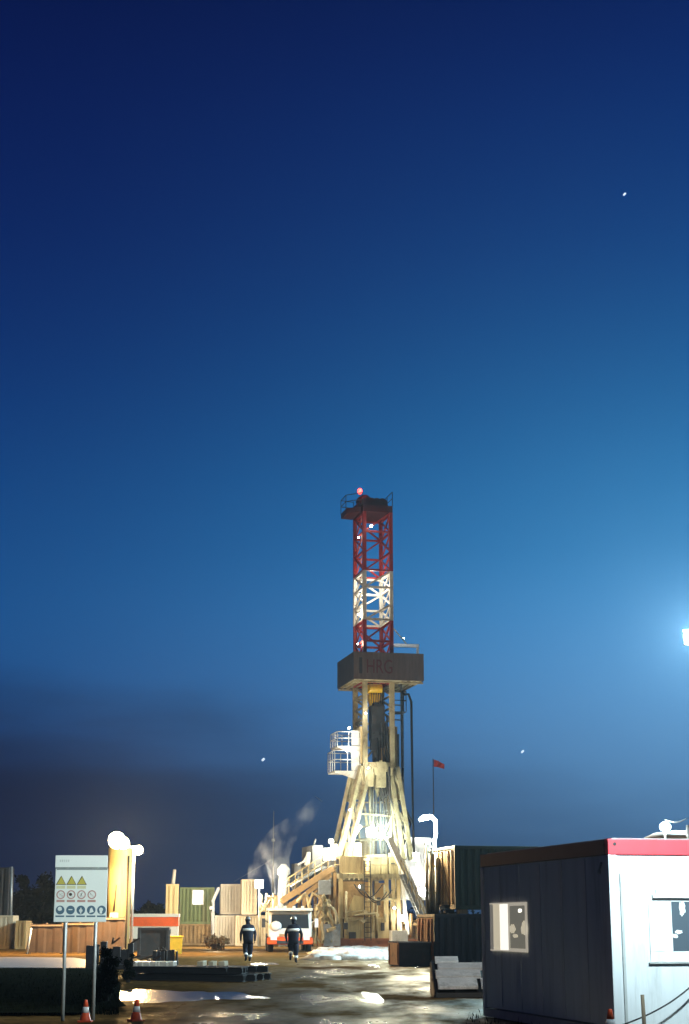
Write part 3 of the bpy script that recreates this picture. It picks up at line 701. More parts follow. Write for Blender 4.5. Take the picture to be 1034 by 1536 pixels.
# lettering on the box: a dark bar and dark red block letters
b = MB(); x = RP(539, 990, VB0).x; b.mm(x, x + .22, VB0 - .012, VB0 - .002, RP(540, 1010, VB0).z, RP(540, 986, VB0).z); b.done('marking', M['dark'], rig)
fc = bpy.data.curves.new('lettering', 'FONT'); fc.body = 'HRG'; fc.size = 1.45; fc.extrude = .006; fc.space_character = 1.0; SCX = .68
fo = bpy.data.objects.new('lettering', fc); COL.objects.link(fo); fo.parent = rig; fo.rotation_euler = (R(90), 0, 0); q = RP(549, 1010, VB0); fo.location = (q.x, VB0 - .008, q.z + .05); fc.materials.append(M['bred'])
dg = bpy.context.evaluated_depsgraph_get(); me = bpy.data.meshes.new_from_object(fo.evaluated_get(dg)); me.materials.clear(); me.materials.append(M['bred'])
lo_ = bpy.data.objects.new('lettering', me); COL.objects.link(lo_); lo_.parent = rig; lo_.rotation_euler = fo.rotation_euler; lo_.location = fo.location; lo_.scale = (.68, 1, 1); bpy.data.objects.remove(fo)
# white rail, stay and folded boom above the box on the right
b = MB(); p0, p1 = RP(590, 968, 0), RP(628, 969, 0); b.beam(p0, p1, .32, .22); b.mm(p1.x - .14, p1.x, -.1, .1, zt1, p1.z); b.done('boom', M['white'], rig)
b = MB(); b.tube(RP(590, 942, 0), RP(610, 966, 0), .05); b.done('stay', M['galv'], rig)
# travelling block and top drive
tb = RP(561, 1036, -.3); b = MB(); zz0, zz1 = RP(561, 1046, -.3).z, RP(561, 1027, -.3).z
b.box((tb.x, -.3, (zz0 + zz1) / 2 + .1), (1.15, .8, (zz1 - zz0) * .62)); b.tube((tb.x - .5, -.72, zz0 + .6), (tb.x + .5, -.72, zz0 + .6), .32, n=14); b.poly([(tb.x - .45, -.6, zz0 + .2), (tb.x + .45, -.6, zz0 + .2), (tb.x + .25, -.6, zz0 - .9), (tb.x - .25, -.6, zz0 - .9)], (0, .6, 0))
b.done('travelling_block', M['yellow'], rig, bevel=.05)
b = MB(); zA, zB = zf(1146), zf(1052); xx = RP(566, 1100, -.6).x
b.box((xx, -.5, (zA + zB) / 2 + .8), (1.0, .9, (zB - zA) * .55)); b.box((xx + .1, -.55, zB - .8), (.75, .7, 1.4)); b.tube((xx - .1, -.6, zA), (xx - .1, -.6, zB), .28); b.box((xx - .35, -.95, zA + 1.6), (.5, .3, 1.1)); b.box((xx + .35, -.95, zA + 2.6), (.4, .3, .9))
q = random.Random(2)
for k in range(9): b.box((xx + q.uniform(-.5, .5), -1.0 + q.uniform(-.1, .1), zA + q.uniform(.3, 4)), (q.uniform(.15, .4), .3, q.uniform(.2, .6)))
b.done('top_drive', M['dark'], rig, bevel=.03)
b = MB()
for k in range(6): x = xx - .45 + .17 * k; b.path([(x, -.6, zbox_b), (x + .04, -.65, (zB + zbox_b) / 2), (x, -.6, zB - .2)], .025, 6)
b.done('drilling_line', M['dark'], rig)
# service loops and hoses hanging below the top drive
b = MB()
for k in range(6):
    x0_ = xx - .3 + k * .16; z0_ = zA + .5 + .6 * k; pts = []
    for j in range(15):
        s = j / 14; pts.append((x0_ + (1.0 - .1 * k) * s, -1.1 - .08 * k, z0_ - (3.8 + .5 * k) * math.sin(math.pi * s) ** .8 + 1.5 * s))
    b.path(pts, .06, 7)
b.done('hose', M['black'], rig)
# standpipe and goose neck on the right
b = MB(); sp0 = RP(606, 1388, 0).x; zt_ = RP(606, 1040, 0).z
b.tube((sp0, 0, 4.2), (sp0, 0, zt_), .12); b.tube((sp0 - .28, .1, 4.2), (sp0 - .28, .1, zt_ - 3), .08); b.path([(sp0, 0, zt_), (sp0 - .1, -.1, zt_ + .5), (sp0 - .5, -.3, zt_ + .7), (ur + .1, -.6, zt_ + .2)], .1)
for z in (zt_ - .9, zt_ - 2.0, zf(1150), zf(1200)): b.beam((ur, -.4, z), (sp0, 0, z), .09)
b.done('standpipe', M['grey'], rig)
b = MB(); hx = RP(617.5, 1200, 0).x; zh = RP(617, 1053, 0).z
b.path([(sp0, -.15, zt_ + .1), (sp0 + .15, -.2, zh + .5), (sp0 + .45, -.2, zh + .55), (hx, -.2, zh), (hx + .02, -.2, zh - 4), (hx + .05, -.15, zh - 8), (hx + .06, -.1, 7.5), (hx - .1, 0, 6)], [.09, .1, .1, .1, .09, .08, .06, .05]); b.done('rotary_hose', M['black'], rig)
b = MB(); railing(b, [(ur + .2, -.8), (sp0 + .1, -.8), (sp0 + .1, .5)], RP(600, 1068, -.5).z, 1.5, .035, .6); b.mm(ur + .2, sp0 + .1, -.8, .5, RP(600, 1068, -.5).z - .06, RP(600, 1068, -.5).z); b.done('side_basket', M['dark'], rig)
# two small white working baskets on the left
for (pxa, pyt, pyb, lab) in ((503, 1104, 1120, 'upper white working basket left of the mast'), (499, 1132, 1157, 'lower white working basket left of the mast')):
    x0_, x1_ = RP(pxa, pyb, -.6).x, ul - .3; z0_, z1_ = RP(pxa, pyb, -.6).z, RP(pxa, pyt, -.6).z
    b = MB(); b.mm(x0_, x1_, -1.3, .9, z0_ - .1, z0_); b.poly([(x0_, -1.3, z0_ - .1), (x1_, -1.3, z0_ - .1), (x1_, -1.3, z0_ - .7)], (0, .1, 0)); fl = b.done('basket', M['mastwhite'], rig, lab)
    b = MB(); railing(b, [(x1_, -1.3), (x0_, -1.3), (x0_, .9), (x1_, .9)], z0_, z1_ - z0_ + .25, .035, .7); b.done('basket_railing', M['white'], fl)
    b = MB(); b.mm(x1_ - .62, x1_ - .05, -1.22, -1.1, z0_ + .05, z1_ + .35); b.box((x1_ - .35, -1.0, z1_ + .1), (.5, .2, .5)); b.done('basket_panel', M['tarp'], fl)
for k in range(5):
    z = zf(1180) + k * (zf(1060) - zf(1180)) / 4
# A-frame below the mast
zfl = RP(555, 1311, -3.6).z      # rig floor level
def twin(b, a, c, gap, w_):
    a, c = Vector(a), Vector(c); g = Vector((gap, 0, 0)); b.beam(a - g, c - g, w_ * 1.25); b.beam(a + g, c + g, w_ * 1.25)
    for k in (0, 2, 3): q0 = a.lerp(c, k / 5 + .05); q1 = a.lerp(c, k / 5 + .22); b.beam(q0 - g * .9, q1 + g * .9, w_ * .8)
    q0 = a.lerp(c, .02); q1 = a.lerp(c, .36); b.beam(q0 + Vector((0, .06, 0)), q1 + Vector((0, .06, 0)), gap * 1.9, .1, up=(0, 1, 0))
b = MB()
twin(b, (ul + .05, -HV, zlow + .1), RP(514, 1290, -2.6), .32, .24); twin(b, (ul, HV, zlow), RP(505, 1285, 2.0), .3, .22)
b.beam(RP(540, 1215, -2.0), RP(520, 1290, -2.4), .2)
b.done('mast_leg', M['cream'], rig, 'left splayed double leg under the mast')
b = MB(); twin(b, (ur + .1, -HV, zlow + .1), RP(612, 1290, -2.6), .28, .22); twin(b, (ur, HV, zlow), RP(604, 1285, 2.0), .25, .2); b.beam((ur - .3, -HV, zlow), RP(596, 1290, -2.0), .14); b.done('mast_leg', M['cream'], rig, 'right splayed double leg under the mast')
b = MB(); q = random.Random(61)
for k in range(16):
    px = q.uniform(526, 600); v = q.uniform(-1.5, 2.4); a0 = RP(px, q.uniform(1240, 1300), v); a1 = RP(px + q.uniform(-12, 12), q.uniform(1160, 1225), v); b.tube(a0, a1, q.uniform(.05, .12), n=7)
for k in range(5):
    z = zf(1180 + 20 * k); b.beam((ul - .3 - .25 * k, q.uniform(-1.5, 2), z), (ur + .3 + .25 * k, q.uniform(-1.5, 2), z + q.uniform(-.3, .3)), .12)
b.done('pipework', M['cream'], rig)
b = MB()
for k in range(7):
    x0_ = RP(q.uniform(545, 600), 1150, 0).x; pts = [(x0_ + q.uniform(-.2, .2), -1.8 + .3 * k, zf(1150)), (x0_ + q.uniform(-.5, .5), -1.8 + .3 * k, zf(1195)), (x0_ + q.uniform(.2, 1.0), -1.9 + .3 * k, zf(1235)), (x0_ + q.uniform(-.4, .9), -1.9 + .3 * k, zf(1280))]; b.path([pts[0], (Vector(pts[0]) + Vector(pts[1])) / 2, pts[1], (Vector(pts[1]) + Vector(pts[2])) / 2, pts[2], (Vector(pts[2]) + Vector(pts[3])) / 2, pts[3]], .07, 7)
b.done('hose', M['dark'], rig)
b = MB(); b.beam((ul, -HV, zlow + .2), (ur, -HV, zlow + .2), .4); b.mm(ul - .1, ul + .55, -HV - .3, -HV + .1, zf(1180), zf(1150)); b.box(((ul + ur) / 2 + .1, -HV - .1, zf(1162)), (.7, .5, 1.8))
for k in range(0, 10, 2): b.box((ul + .3 + .2 * k, -HV - .25, zf(1152) + .3 * math.sin(k * 2.1)), (.16, .25, .55))
b.poly([(xx - .55, -1.2, zf(1160)), (xx + .1, -1.2, zf(1160)), (xx - .1, -1.2, zf(1195))], (0, .3, 0)); b.done('cross_head', M['cream'], rig)
b = MB()
for k in range(7): x = ul + .5 + k * .25; b.tube((x, -1.0 + .2 * (k % 3), zfl + .2), (x + .05, -1.0 + .2 * (k % 3), zf(1165) + .4 * (k % 2)), .06, n=8)
b.split('drill_pipe', M['galv'], rig)
b = MB(); b.beam(RP(583, 1256, -3.9), RP(641, 1380, -3.9), .5, .4); b.beam(RP(600, 1300, -3.4), RP(612, 1402, -3.4), .22); b.beam(RP(592, 1312, -3.2), RP(602, 1410, -3.2), .2); b.split('back_stay', M['mastwhite'], rig)
b = MB(); b.beam(RP(541, 1238, -2.3), RP(525, 1262, -2.3), .24); b.beam(RP(600, 1200, -1.5), RP(572, 1260, -1.5), .1); b.split('brace', M['mastwhite'], rig)
# rig floor
fx0, fx1 = RP(509, 1311, -3.6).x, RP(604, 1311, -3.6).x
b = MB(); b.mm(fx0, fx1, -3.6, 3.6, zfl - .3, zfl)
for k in range(14): x = fx0 + (fx1 - fx0) * k / 13; b.mm(x - .05, x + .05, -3.68, -3.602, zfl - .42, zfl + .02)
b.done('rig_floor', M['cream'], rig)
b = MB(); railing(b, [(fx0, 3.5), (fx0 + .05, -3.5), (fx1 - .05, -3.5), (fx1 - .05, 3.5)], zfl, 1.15, .035); b.mm(fx0 + .05, RP(545, 1300, -3.5).x, -3.56, -3.48, zfl + .05, zfl + 1.2); b.done('floor_railing', M['tan2'], rig)
xa, xb = RP(552, 1300, -2.6).x, RP(580, 1300, -2.6).x
b = MB(); b.mm(xa, xb, -2.9, -1.8, zfl + .004, zfl + 1.35); b.done('drawworks', M['tan2'], rig, bevel=.03)
b = MB(); b.mm(xb + .12, xb + 1.15, -3.0, -2.0, zfl + .004, zfl + 1.1); b.tube((xb + .4, -2.5, zfl + 1.0), (xb + .4, -2.5, zfl + 1.5), .25); b.done('engine_cover', M['tan2'], rig, bevel=.03)
b = MB(); b.mm(xa - 1.8, xa - .4, -2.4, -1.2, zfl + .004, zfl + 2.2); b.done('driller_screen', M['tan2'], rig, bevel=.03)
b = MB(); b.tube(((xa + xb) / 2, .4, zfl), ((xa + xb) / 2, .4, zfl + 2.6), .5); b.done('rotary_column', M['tan2'], rig)
b = MB(); b.mm(xb + .22, xb + .5, -3.02, -3.002, zfl + .7, zfl + .78); b.mm(xb + .7, xb + 1.0, -3.02, -3.002, zfl + .7, zfl + .78); b.mm(xa + .4, xb - .4, -2.94, -2.922, zfl + 1.1, zfl + 1.2); b.split('vent_slot', M['dark'], rig)
# substructure
b = MB(); sx0, sx1 = RP(512, 1380, -3.3).x, RP(578, 1380, -3.3).x
zk = RP(540, 1376, -3.3).z; zb0 = .55
gap0, gap1 = RP(557, 1350, -3.3).x, RP(563, 1350, -3.3).x
b.mm(sx0, gap0, -3.3, -3.2, zk, zfl - .5); b.mm(gap1, sx1, -3.25, -3.15, zk, zfl - .6); b.mm(sx0, sx0 + .1, -3.19, 3.2, zk, zfl - .5)
b.split('substructure_panel', M['tan'], rig)
b = MB(); b.poly([(sx0 + .35, -3.36, zk + .1), (sx0 + 2.4, -3.36, zk + .1), (sx0 + 2.0, -3.36, zk + 1.25), (sx0 + .9, -3.36, zk + 1.5)], (0, .05, 0)); b.done('tarpaulin', M['tan2'], rig)
b = MB(); b.mm(sx0 + .3, gap0 + .2, -3.6, -2.9, zb0, zk - .12); b.mm(gap1 + .1, sx1, -3.7, -2.9, zb0, zk - .02); b.mm(sx0 - .05, sx1 + .1, -3.75, -2.8, zk - .1, zk - .004); b.split('substructure_panel', M['tan2'], rig)
b = MB()
for px in (511, 556, 580, 590, 598):
    x = RP(px, 1380, -3.4).x; b.mm(x - .14, x + .14, -3.5, -3.38, zb0, zfl - .31)
for px in (511, 560, 598):
    x = RP(px, 1380, -3.4).x; b.mm(x - .16, x + .16, 2.8, 3.1, zb0, zfl - .31)
b.beam(RP(580, 1380, -3.3), RP(598, 1330, -3.3), .12); b.beam(RP(581, 1330, -3.3), RP(599, 1385, -3.3), .12); b.split('substructure_post', M['tan2'], rig)
b = MB(); b.mm(sx0 + .1, sx1, 3.0, 3.1, zb0, zfl - .32); b.mm(RP(580, 1390, -3).x, RP(645, 1390, -3).x, 1.0, 1.1, zb0, zf(1370)); b.split('rear_panel', M['brown'], rig)
b = MB()
for v in (-3.4, 3.0): b.mm(fx0 - .3, fx1 + 2.0, v - .22, v + .22, .38, .5); b.mm(fx0 - .3, fx1 + 2.0, v - .22, v + .22, .0, .1); b.mm(fx0 - .3, fx1 + 2.0, v - .05, v + .05, .102, .378)
b.split('base_skid', M['rust'], rig)
q = random.Random(91)
b = MB()
for k in range(6):
    px = q.uniform(513, 600); z0_ = q.uniform(.5, 2.0); z1_ = q.uniform(zk, zfl - .4); x = RP(px, 1380, -3.9).x
    b.tube((x, -3.85 - .05 * (k % 3), z0_), (x + q.uniform(-.05, .05), -3.85, z1_), q.uniform(.03, .09), n=8)
for k in range(4):
    z = q.uniform(1.0, zfl - .6); xa_ = RP(q.uniform(513, 560), 1380, -3.9).x; xb_ = xa_ + q.uniform(.8, 3.0); b.tube((xa_, -3.95, z), (xb_, -3.95, z + q.uniform(-.15, .15)), q.uniform(.03, .07), n=8)
    b.tube((xb_, -4.1, z), (xb_, -3.8, z), .14, n=10)
b.done('pipework', M['cream'], rig)
b = MB(); x = RP(552, 1380, -3.9).x
for dx in (-.22, .22): b.beam((x + dx, -3.9, .4), (x + dx, -3.8, zfl + .9), .06)
for k in range(16): b.tube((x - .22, -3.88, .6 + k * .34), (x + .22, -3.88, .6 + k * .34), .022, n=6)
b.done('ladder', M['dark'], rig)
b = MB()
for (pxa, pxb, ya, yb) in ((516, 522, 1384, 1394), (524, 534, 1398, 1408), (566, 571, 1346, 1358), (540, 547, 1326, 1336), (572, 577, 1384, 1396)):
    a0, a1 = RP(pxa, yb, -3.95), RP(pxb, ya, -3.95); b.mm(a0.x, a1.x, -4.0, -3.8, a0.z, a1.z)
b.split('junction_box', M['dark'], rig, bevel=.02)
b = MB()
for k in range(3):
    xa_ = RP(q.uniform(514, 565), 1380, -4).x; za_ = q.uniform(3.2, zfl - .6); w_ = q.uniform(1.2, 2.2); sag = q.uniform(.5, .9); b.path([(xa_ + w_ * j / 14, -4.0, za_ - sag * math.sin(math.pi * j / 14)) for j in range(15)], .035, 7)
b.done('hose', M['black'], rig)
b = MB()      # stair with handrails down the right side
s0, s1 = RP(604, 1312, -4.6), RP(646, 1408, -4.6)
for v in (-4.9, -4.2): b.beam((s0.x, v, s0.z), (s1.x, v, s1.z), .1, .25)
for k in range(15): p_ = s0.lerp(s1, k / 14); b.box((p_.x, -4.55, p_.z), (.26, .6, .04))
b.done('stair', M['grey'], rig)
b = MB()
for v in (-4.95, -4.15):
    for dz in (.55, 1.05): b.tube((s0.x, v, s0.z + dz), (s1.x, v, s1.z + dz), .028, n=6)
    for k in range(8): p_ = s0.lerp(s1, k / 7); b.tube((p_.x, v, p_.z), (p_.x, v, p_.z + 1.05), .025, n=6)
b.done('handrail', M['tan2'], rig)
# right of substructure: pump skid, boxes
b = MB(); xa = RP(600, 1400, -3.4).x; xb = RP(644, 1400, -3.4).x; b.mm(xa, xb, -3.0, .0, .5, RP(620, 1380, -3).z)
for k in range(6): x = xa + (xb - xa) * (k + .5) / 6; b.mm(x - .07, x + .07, -3.12, -3.003, .5, RP(620, 1380, -3).z)
b.tube((xa + .3, -3.3, 1.6), (xb, -3.3, 1.3), .14); b.tube((xa + .8, -3.4, .6), (xa + .8, -3.4, 2.2), .12); b.done('pump_skid', M['tan'], rig)
b = MB(); b.tube(RP(605, 1377, -3.6) + Vector((0, .1, -.1)), RP(605, 1377, -3.6) + Vector((0, .1, 0)) + Vector((0, .4, 0)), .12); q = RP(605, 1377, -3.6); lh = b.done('lamp_head', M['grey'], rig); b = MB(); b.blob(q, (.2, .12, .2), amp=0); b.done('lens', M['l_white'], lh); lamp('skid_lamp', (q.x, q.y - .5, q.z), 120, (1, .97, .85), .1, rig)
b = MB(); b.box(RP(598, 1404, -4.2), (1.1, .8, .75)); b.done('tote', M['mastwhite'], rig)
# doghouse and V-door ramp on the left
b = MB(); q0, q1 = RP(469, 1268, -2.2), RP(484, 1302, -2.2); b.mm(q0.x, q1.x, -2.2, 1.5, q1.z, q0.z); b.mm(q1.x, RP(508, 1300, -2.2).x, -2.0, 1.5, RP(500, 1330, -2).z, RP(500, 1292, -2).z); b.tube((q0.x + .15, -2, q0.z), (q0.x + .25, -2, q0.z + .45), .06); dh = b.done('doghouse', M['grey'], rig)
b = MB(); a0, a1 = RP(486, 1272, -2.35), RP(495, 1291, -2.35); b.mm(a0.x, a1.x, -2.35, -2.25, a1.z, a0.z); a0, a1 = RP(496.5, 1266, -2.35), RP(506, 1290, -2.35); b.mm(a0.x, a1.x, -2.35, -2.25, a1.z, a0.z); b.split('window', M['win_white'], dh, 'brightly lit window of the driller cabin')
b = MB(); b.tube(RP(463, 1278, -2.2), RP(461, 1298, -2.2), .14, .2); b.path([RP(463, 1278, -2.2), RP(456, 1292, -2.2), RP(447, 1297, -2.2)], .06); b.done('exhaust', M['mastwhite'], rig)
b = MB()
for v in (-2.9, -1.3):
    b.beam(RP(500, 1302, v), RP(422, 1352, v), .3, .4); b.beam(RP(497, 1312, v), RP(430, 1362, v), .16, .3)
for k in range(12):
    s = k / 11; a0 = RP(500 - 78 * s, 1302 + 50 * s, -2.9); a1 = RP(500 - 78 * s, 1302 + 50 * s, -1.3); b.beam(a0, a1, .14)
b.done('pipe_ramp', M['tan'], rig)
b = MB()
for v in (-3.0, -1.2):
    for dz in (.55, 1.05): b.tube(RP(492, 1302, v) + Vector((0, 0, dz)), RP(424, 1346, v) + Vector((0, 0, dz)), .045, n=6)
    for k in range(8): q = RP(492 - 68 * k / 7, 1302 + 44 * k / 7, v); b.tube(q, q + Vector((0, 0, 1.05)), .04, n=6)
b.done('handrail', M['tan2'], rig)
b = MB(); q = random.Random(12)
for k in range(8):
    s = k / 8; a0 = RP(486 - 50 * s, 1300 + 18 * s, -2.4 + .2 * k); a1 = RP(436 + 8 * s, 1330 + 10 * s, -2.4 + .2 * k); b.tube(a0, a1, .09, n=8)
b.split('stored_pipe', M['galv'], rig)
b = MB()
for (x0p, x1p, y0p, y1p, v) in ((442, 452, 1295, 1312, -1.5), (452, 468, 1296, 1318, -1.2), (478, 497, 1320, 1342, -3.1), (425, 441, 1312, 1322, -1.0)):
    a0, a1 = RP(x0p, y0p, v), RP(x1p, y1p, v); b.mm(a0.x, a1.x, v, v + 1.2, a1.z, a0.z)
b.split('equipment_box', M['grey'], rig, bevel=.03)
b = MB()
for px in (432, 452, 476, 498): a0 = RP(px, 1388, -2); a1 = RP(px, 1300 + (500 - px) * .66 + 8, -2); b.beam((a0.x, -2.9, 0), (a0.x, -2.9, a1.z), .2); b.beam((a0.x, -1.3, 0), (a0.x, -1.3, a1.z), .2)
b.beam(RP(432, 1388, -2.9), RP(476, 1335, -2.9), .12); b.beam(RP(476, 1410, -2.9), RP(500, 1350, -2.9), .12); b.split('ramp_leg', M['tan'], rig)
# manifold of pipes beside the truck
b = MB(); q = random.Random(5)
for k in range(16):
    x = q.uniform(462, 497); y0_ = q.uniform(1348, 1400); v = q.uniform(-4.6, -3.6); x2 = x + q.uniform(-10, 12); y2 = y0_ + q.uniform(12, 30)
    a0, a1 = RP(x, y0_, v), RP(x2, min(y2, 1414), v + q.uniform(-.3, .3)); mid = (a0 + a1) / 2 + Vector((q.uniform(-.5, .5), 0, q.uniform(.1, .6)))
    pts = [a0 * (1 - s) ** 2 + mid * 2 * s * (1 - s) + a1 * s * s for s in [j / 8 for j in range(9)]]; b.path(pts, q.uniform(.06, .13), 7)
for px in (464, 474, 484, 494): a0 = RP(px, 1412, -4); a1 = RP(px, 1356, -4); b.tube((a0.x, -4, .2), (a0.x, -4, a1.z), .1)
b.done('manifold', M['cream'], rig)
b = MB(); q = random.Random(31)
for k in range(3):
    x = 458 + 12 * k + q.uniform(-3, 3); j = lambda a: q.uniform(-a, a); pts = [RP(x - 6 + j(4), 1354 + j(6), -4.4), RP(x + 2 + j(3), 1344 + j(5), -4.4), RP(x + 10 + j(4), 1350 + j(6), -4.4 + j(.3)), RP(x + 15 + j(5), 1368 + j(8), -4.5), RP(x + 14 + j(7), 1388 + j(14), -4.4)]; b.path(pts, q.uniform(.08, .16), 8)
for k in range(4):
    x = q.uniform(466, 492); y_ = q.uniform(1346, 1396); b.beam(RP(x, y_, -4.7), RP(x + q.uniform(4, 14), y_ + q.uniform(-7, 3), -4.6), q.uniform(.15, .4), q.uniform(.1, .25))
b.done('hose', M['tan2'], rig)
b = MB(); a0, a1 = RP(486, 1386, -4.3), RP(511, 1432, -4.3); b.mm(a0.x, a1.x, -4.3, -4.2, .05, a0.z); b.done('splash_panel', M['grey'], rig)
# lamps on the rig
def rlamp(px, py, v, watts, col, size=.25, lens='l_white', off=-.5, rad=.2, k_=.1):
    q = RP(px, py, v); b = MB(); b.box((q.x, q.y + .14, q.z), (size * 1.6, .2, size * 1.4)); h_ = b.done('floodlight', M['dark'], rig, bevel=.02)
    b = MB(); b.tube((q.x, q.y + .03, q.z), (q.x, q.y - .03, q.z), size * .62, n=20); b.done('lens', M[lens], h_)
    if watts: lamp('rig_lamp', (q.x, q.y + off, q.z), watts * k_, col, rad, rig)
CW_ = (.86, 1, .84)
rlamp(558, 1248, -2.6, 5200, CW_, .55, off=-.9, rad=.3, k_=.16); rlamp(573, 1254, -2.6, 5200, CW_, .3, off=-.9, rad=.3, k_=.16)
rlamp(540, 1290, -2.2, 2000, (1, .95, .7), .2)
rlamp(557, 789, -1.7, 90, (1, .93, .8), .15)
rlamp(538, 806, -.2, 90, (1, .7, .4), .07, off=-.3)
rlamp(556, 880, .6, 1700, (1, .93, .75), .07, off=-.4); rlamp(543, 893, -.2, 900, (1, .9, .7), .07, off=-.3)
rlamp(538, 922, -.4, 800, (1, .85, .6), .07, off=-.4)
rlamp(537, 966, -.4, 600, (1, .7, .4), .07, off=-.4)
rlamp(524, 1092, -1.3, 1300, (1, .98, .85), .12, k_=.035); rlamp(521, 1126, -1.3, 1200, (1, .98, .85), .12, k_=.035)
rlamp(549, 1070, -2.0, 700, (1, .92, .75), .08); rlamp(553, 1152, -2.2, 1100, (1, .95, .75), .08)
rlamp(525, 1215, -3.0, 900, (1, .9, .65), .08)
rlamp(606, 957, -.9, 300, (.95, 1, 1), .05); rlamp(497, 1262, -2.8, 1300, (1, .93, .75), .25, k_=.5, off=-.9)
rlamp(592, 1362, -4.4, 700, (1, .85, .5), .12); rlamp(540, 1330, -3.9, 900, (1, .86, .5), .14, off=-1.2)
# bright white tank battery right of the rig
Yw = 124; a0, a1 = P(599, 1350, Yw), P(647, 1256, Yw)
t = thing('tank_battery', 'blinding white ribbed tank on legs between rig and container', 'tank', ((a0.x + a1.x) / 2, Yw, 0), A14); wd = (a1.x - a0.x) / math.cos(A14); b = MB()
b.mm(-wd / 2, wd / 2, 0, 2.2, a0.z, a1.z); 
for k in range(7): x = -wd / 2 + wd * (k + .5) / 7; b.mm(x - .08, x + .08, -.08, -.003, a0.z, a1.z - .8)
b.mm(-wd / 2 - .05, wd / 2 + .05, -.12, -.003, a1.z - .75, a1.z - .6); b.done('tank', M['tarp'], t)
b = MB()
for x in (-wd / 2 + .1, wd / 2 - .1):
    for y in (.1, 2.1): b.beam((x, y, 0), (x, y, a0.z - .003), .2)
b.beam((-wd / 2, .1, .4), (wd / 2, .1, a0.z - .3), .12); b.split('leg', M['tan'], t)
for (px, py, w_) in ((622, 1285, 1000), (634, 1338, 600)):
    q = P(px, py, Yw - 1.6) - t.location; q = Matrix.Rotation(-A14, 3, 'Z') @ q
    b = MB(); b.box((q.x, q.y + .12, q.z), (.8, .2, .55)); b.beam((q.x, q.y + .2, q.z), (q.x, -.1, q.z - .2), .06); hh = b.done('floodlight', M['grey'], t); b = MB(); b.tube((q.x, q.y + .03, q.z), (q.x, q.y - .03, q.z), .3, n=20); b.done('lens', M['l_white'], hh); lamp('tank_lamp', (q.x, q.y - .4 + (.0), q.z), w_, (1, 1, .9), .2, t)

# dirty snow and mud heap at the foot of the rig
b = MB(); q = random.Random(8)
for k in range(70):
    px = q.uniform(478, 606); py = q.uniform(1426, 1440); g = G(px, py); s = q.uniform(.25, .7); b.blob((g.x, g.y, .02), (s * 1.5, s * 1.6, s * .42), k, .25, 2)
tag(b.done('snow_bank', M['snow']), 'low bank of dirty grey snow along the rig foot', 'snow', kind='stuff')

# ------------------------------------------------------------------ truck
tl = P(435, 1430, 95); t = thing('tanker_truck', 'orange and cream truck facing the camera beside the rig ramp', 'truck', (tl.x, tl.y, 0), R(4))
S = 2.45; hw = S / 2; zt_, zs, zbm = ZY(1366, 95), ZY(1394, 95), ZY(1406, 95)
b = MB(); b.poly([(-hw, 0, zbm), (-hw, .0, zs), (-hw, .35, zt_ - .1), (-hw, .5, zt_), (-hw, 2.0, zt_), (-hw, 2.0, zbm)], (S, 0, 0)); cabn = b.done('cab', M['mastwhite'], t, bevel=.06)
b = MB(); b.poly([(-hw + .16, .03 - .02, zs + .06), (hw - .16, .03 - .02, zs + .06), (hw - .2, .3, zt_ - .2), (-hw + .2, .3, zt_ - .2)], (0, -.03, .0)); ws = b.done('windscreen', M['glass'], cabn)
b = MB(); b.mm(-.6, .6, -.03, -.004, zbm + .05, zs - .25); b.done('grille', M['tan'], cabn)
b = MB(); b.mm(-hw - .06, hw + .06, -.25, .5, .42, zbm - .02); b.mm(-hw - .02, hw + .02, -.06, 1.6, zbm - .4, zbm - .01)
bumper = b.done('bumper', M['orange'], t, bevel=.05); b = MB(); b.mm(-.75, .75, -.27, -.252, .45, .62); b.mm(-.4, .4, -.08, -.062, zbm - .3, zbm - .1); b.done('air_intake', M['dark'], bumper)
for s in (-1, 1):
    b = MB(); b.box((s * .92, -.27, .75), (.36, .06, .2)); b.done('headlight', M['white'], bumper)
    b = MB(); b.tube((s * (hw - .2), .3, zs + .3), (s * (hw + .25), .1, zs + .5), .03); b.box((s * (hw + .27), .08, zs + .35), (.2, .1, .5)); b.done('mirror', M['white'] if s > 0 else M['dark'], cabn)
    for y in (1.0, 4.6, 5.9):
        b = MB(); b.tube((s * (hw - .32), y, .5), (s * (hw - .0), y, .5), .5, n=22); wh = b.done('wheel', M['black'], t); b = MB(); b.tube((s * (hw + .003), y, .5), (s * (hw + .02), y, .5), .25, n=16); b.done('rim', M['grey'], wh)
b = MB(); b.blob((-.8, .0, zs + .18), (.34, .16, .28), 4, .04); b.done('spare_dome', M['white'], cabn)
b = MB(); b.mm(-hw + .1, hw - .1, 2.1, 7.0, .7, .95); b.tube((0, 2.3, 1.7), (0, 7, 1.7), .78, n=24); b.done('tank_body', M['tan'], t)
b = MB(); q = random.Random(3)
b.mm(-hw - .1, hw + .05, -.1, .9, zt_ + .003, zt_ + .14)
for k in range(4): b.box((-hw + .45 + k * .5, .4, zt_ + .2), (.16, .2, .12))
b.done('sun_visor', M['pink'], t)
lamp_warm = (1, .62, .26)

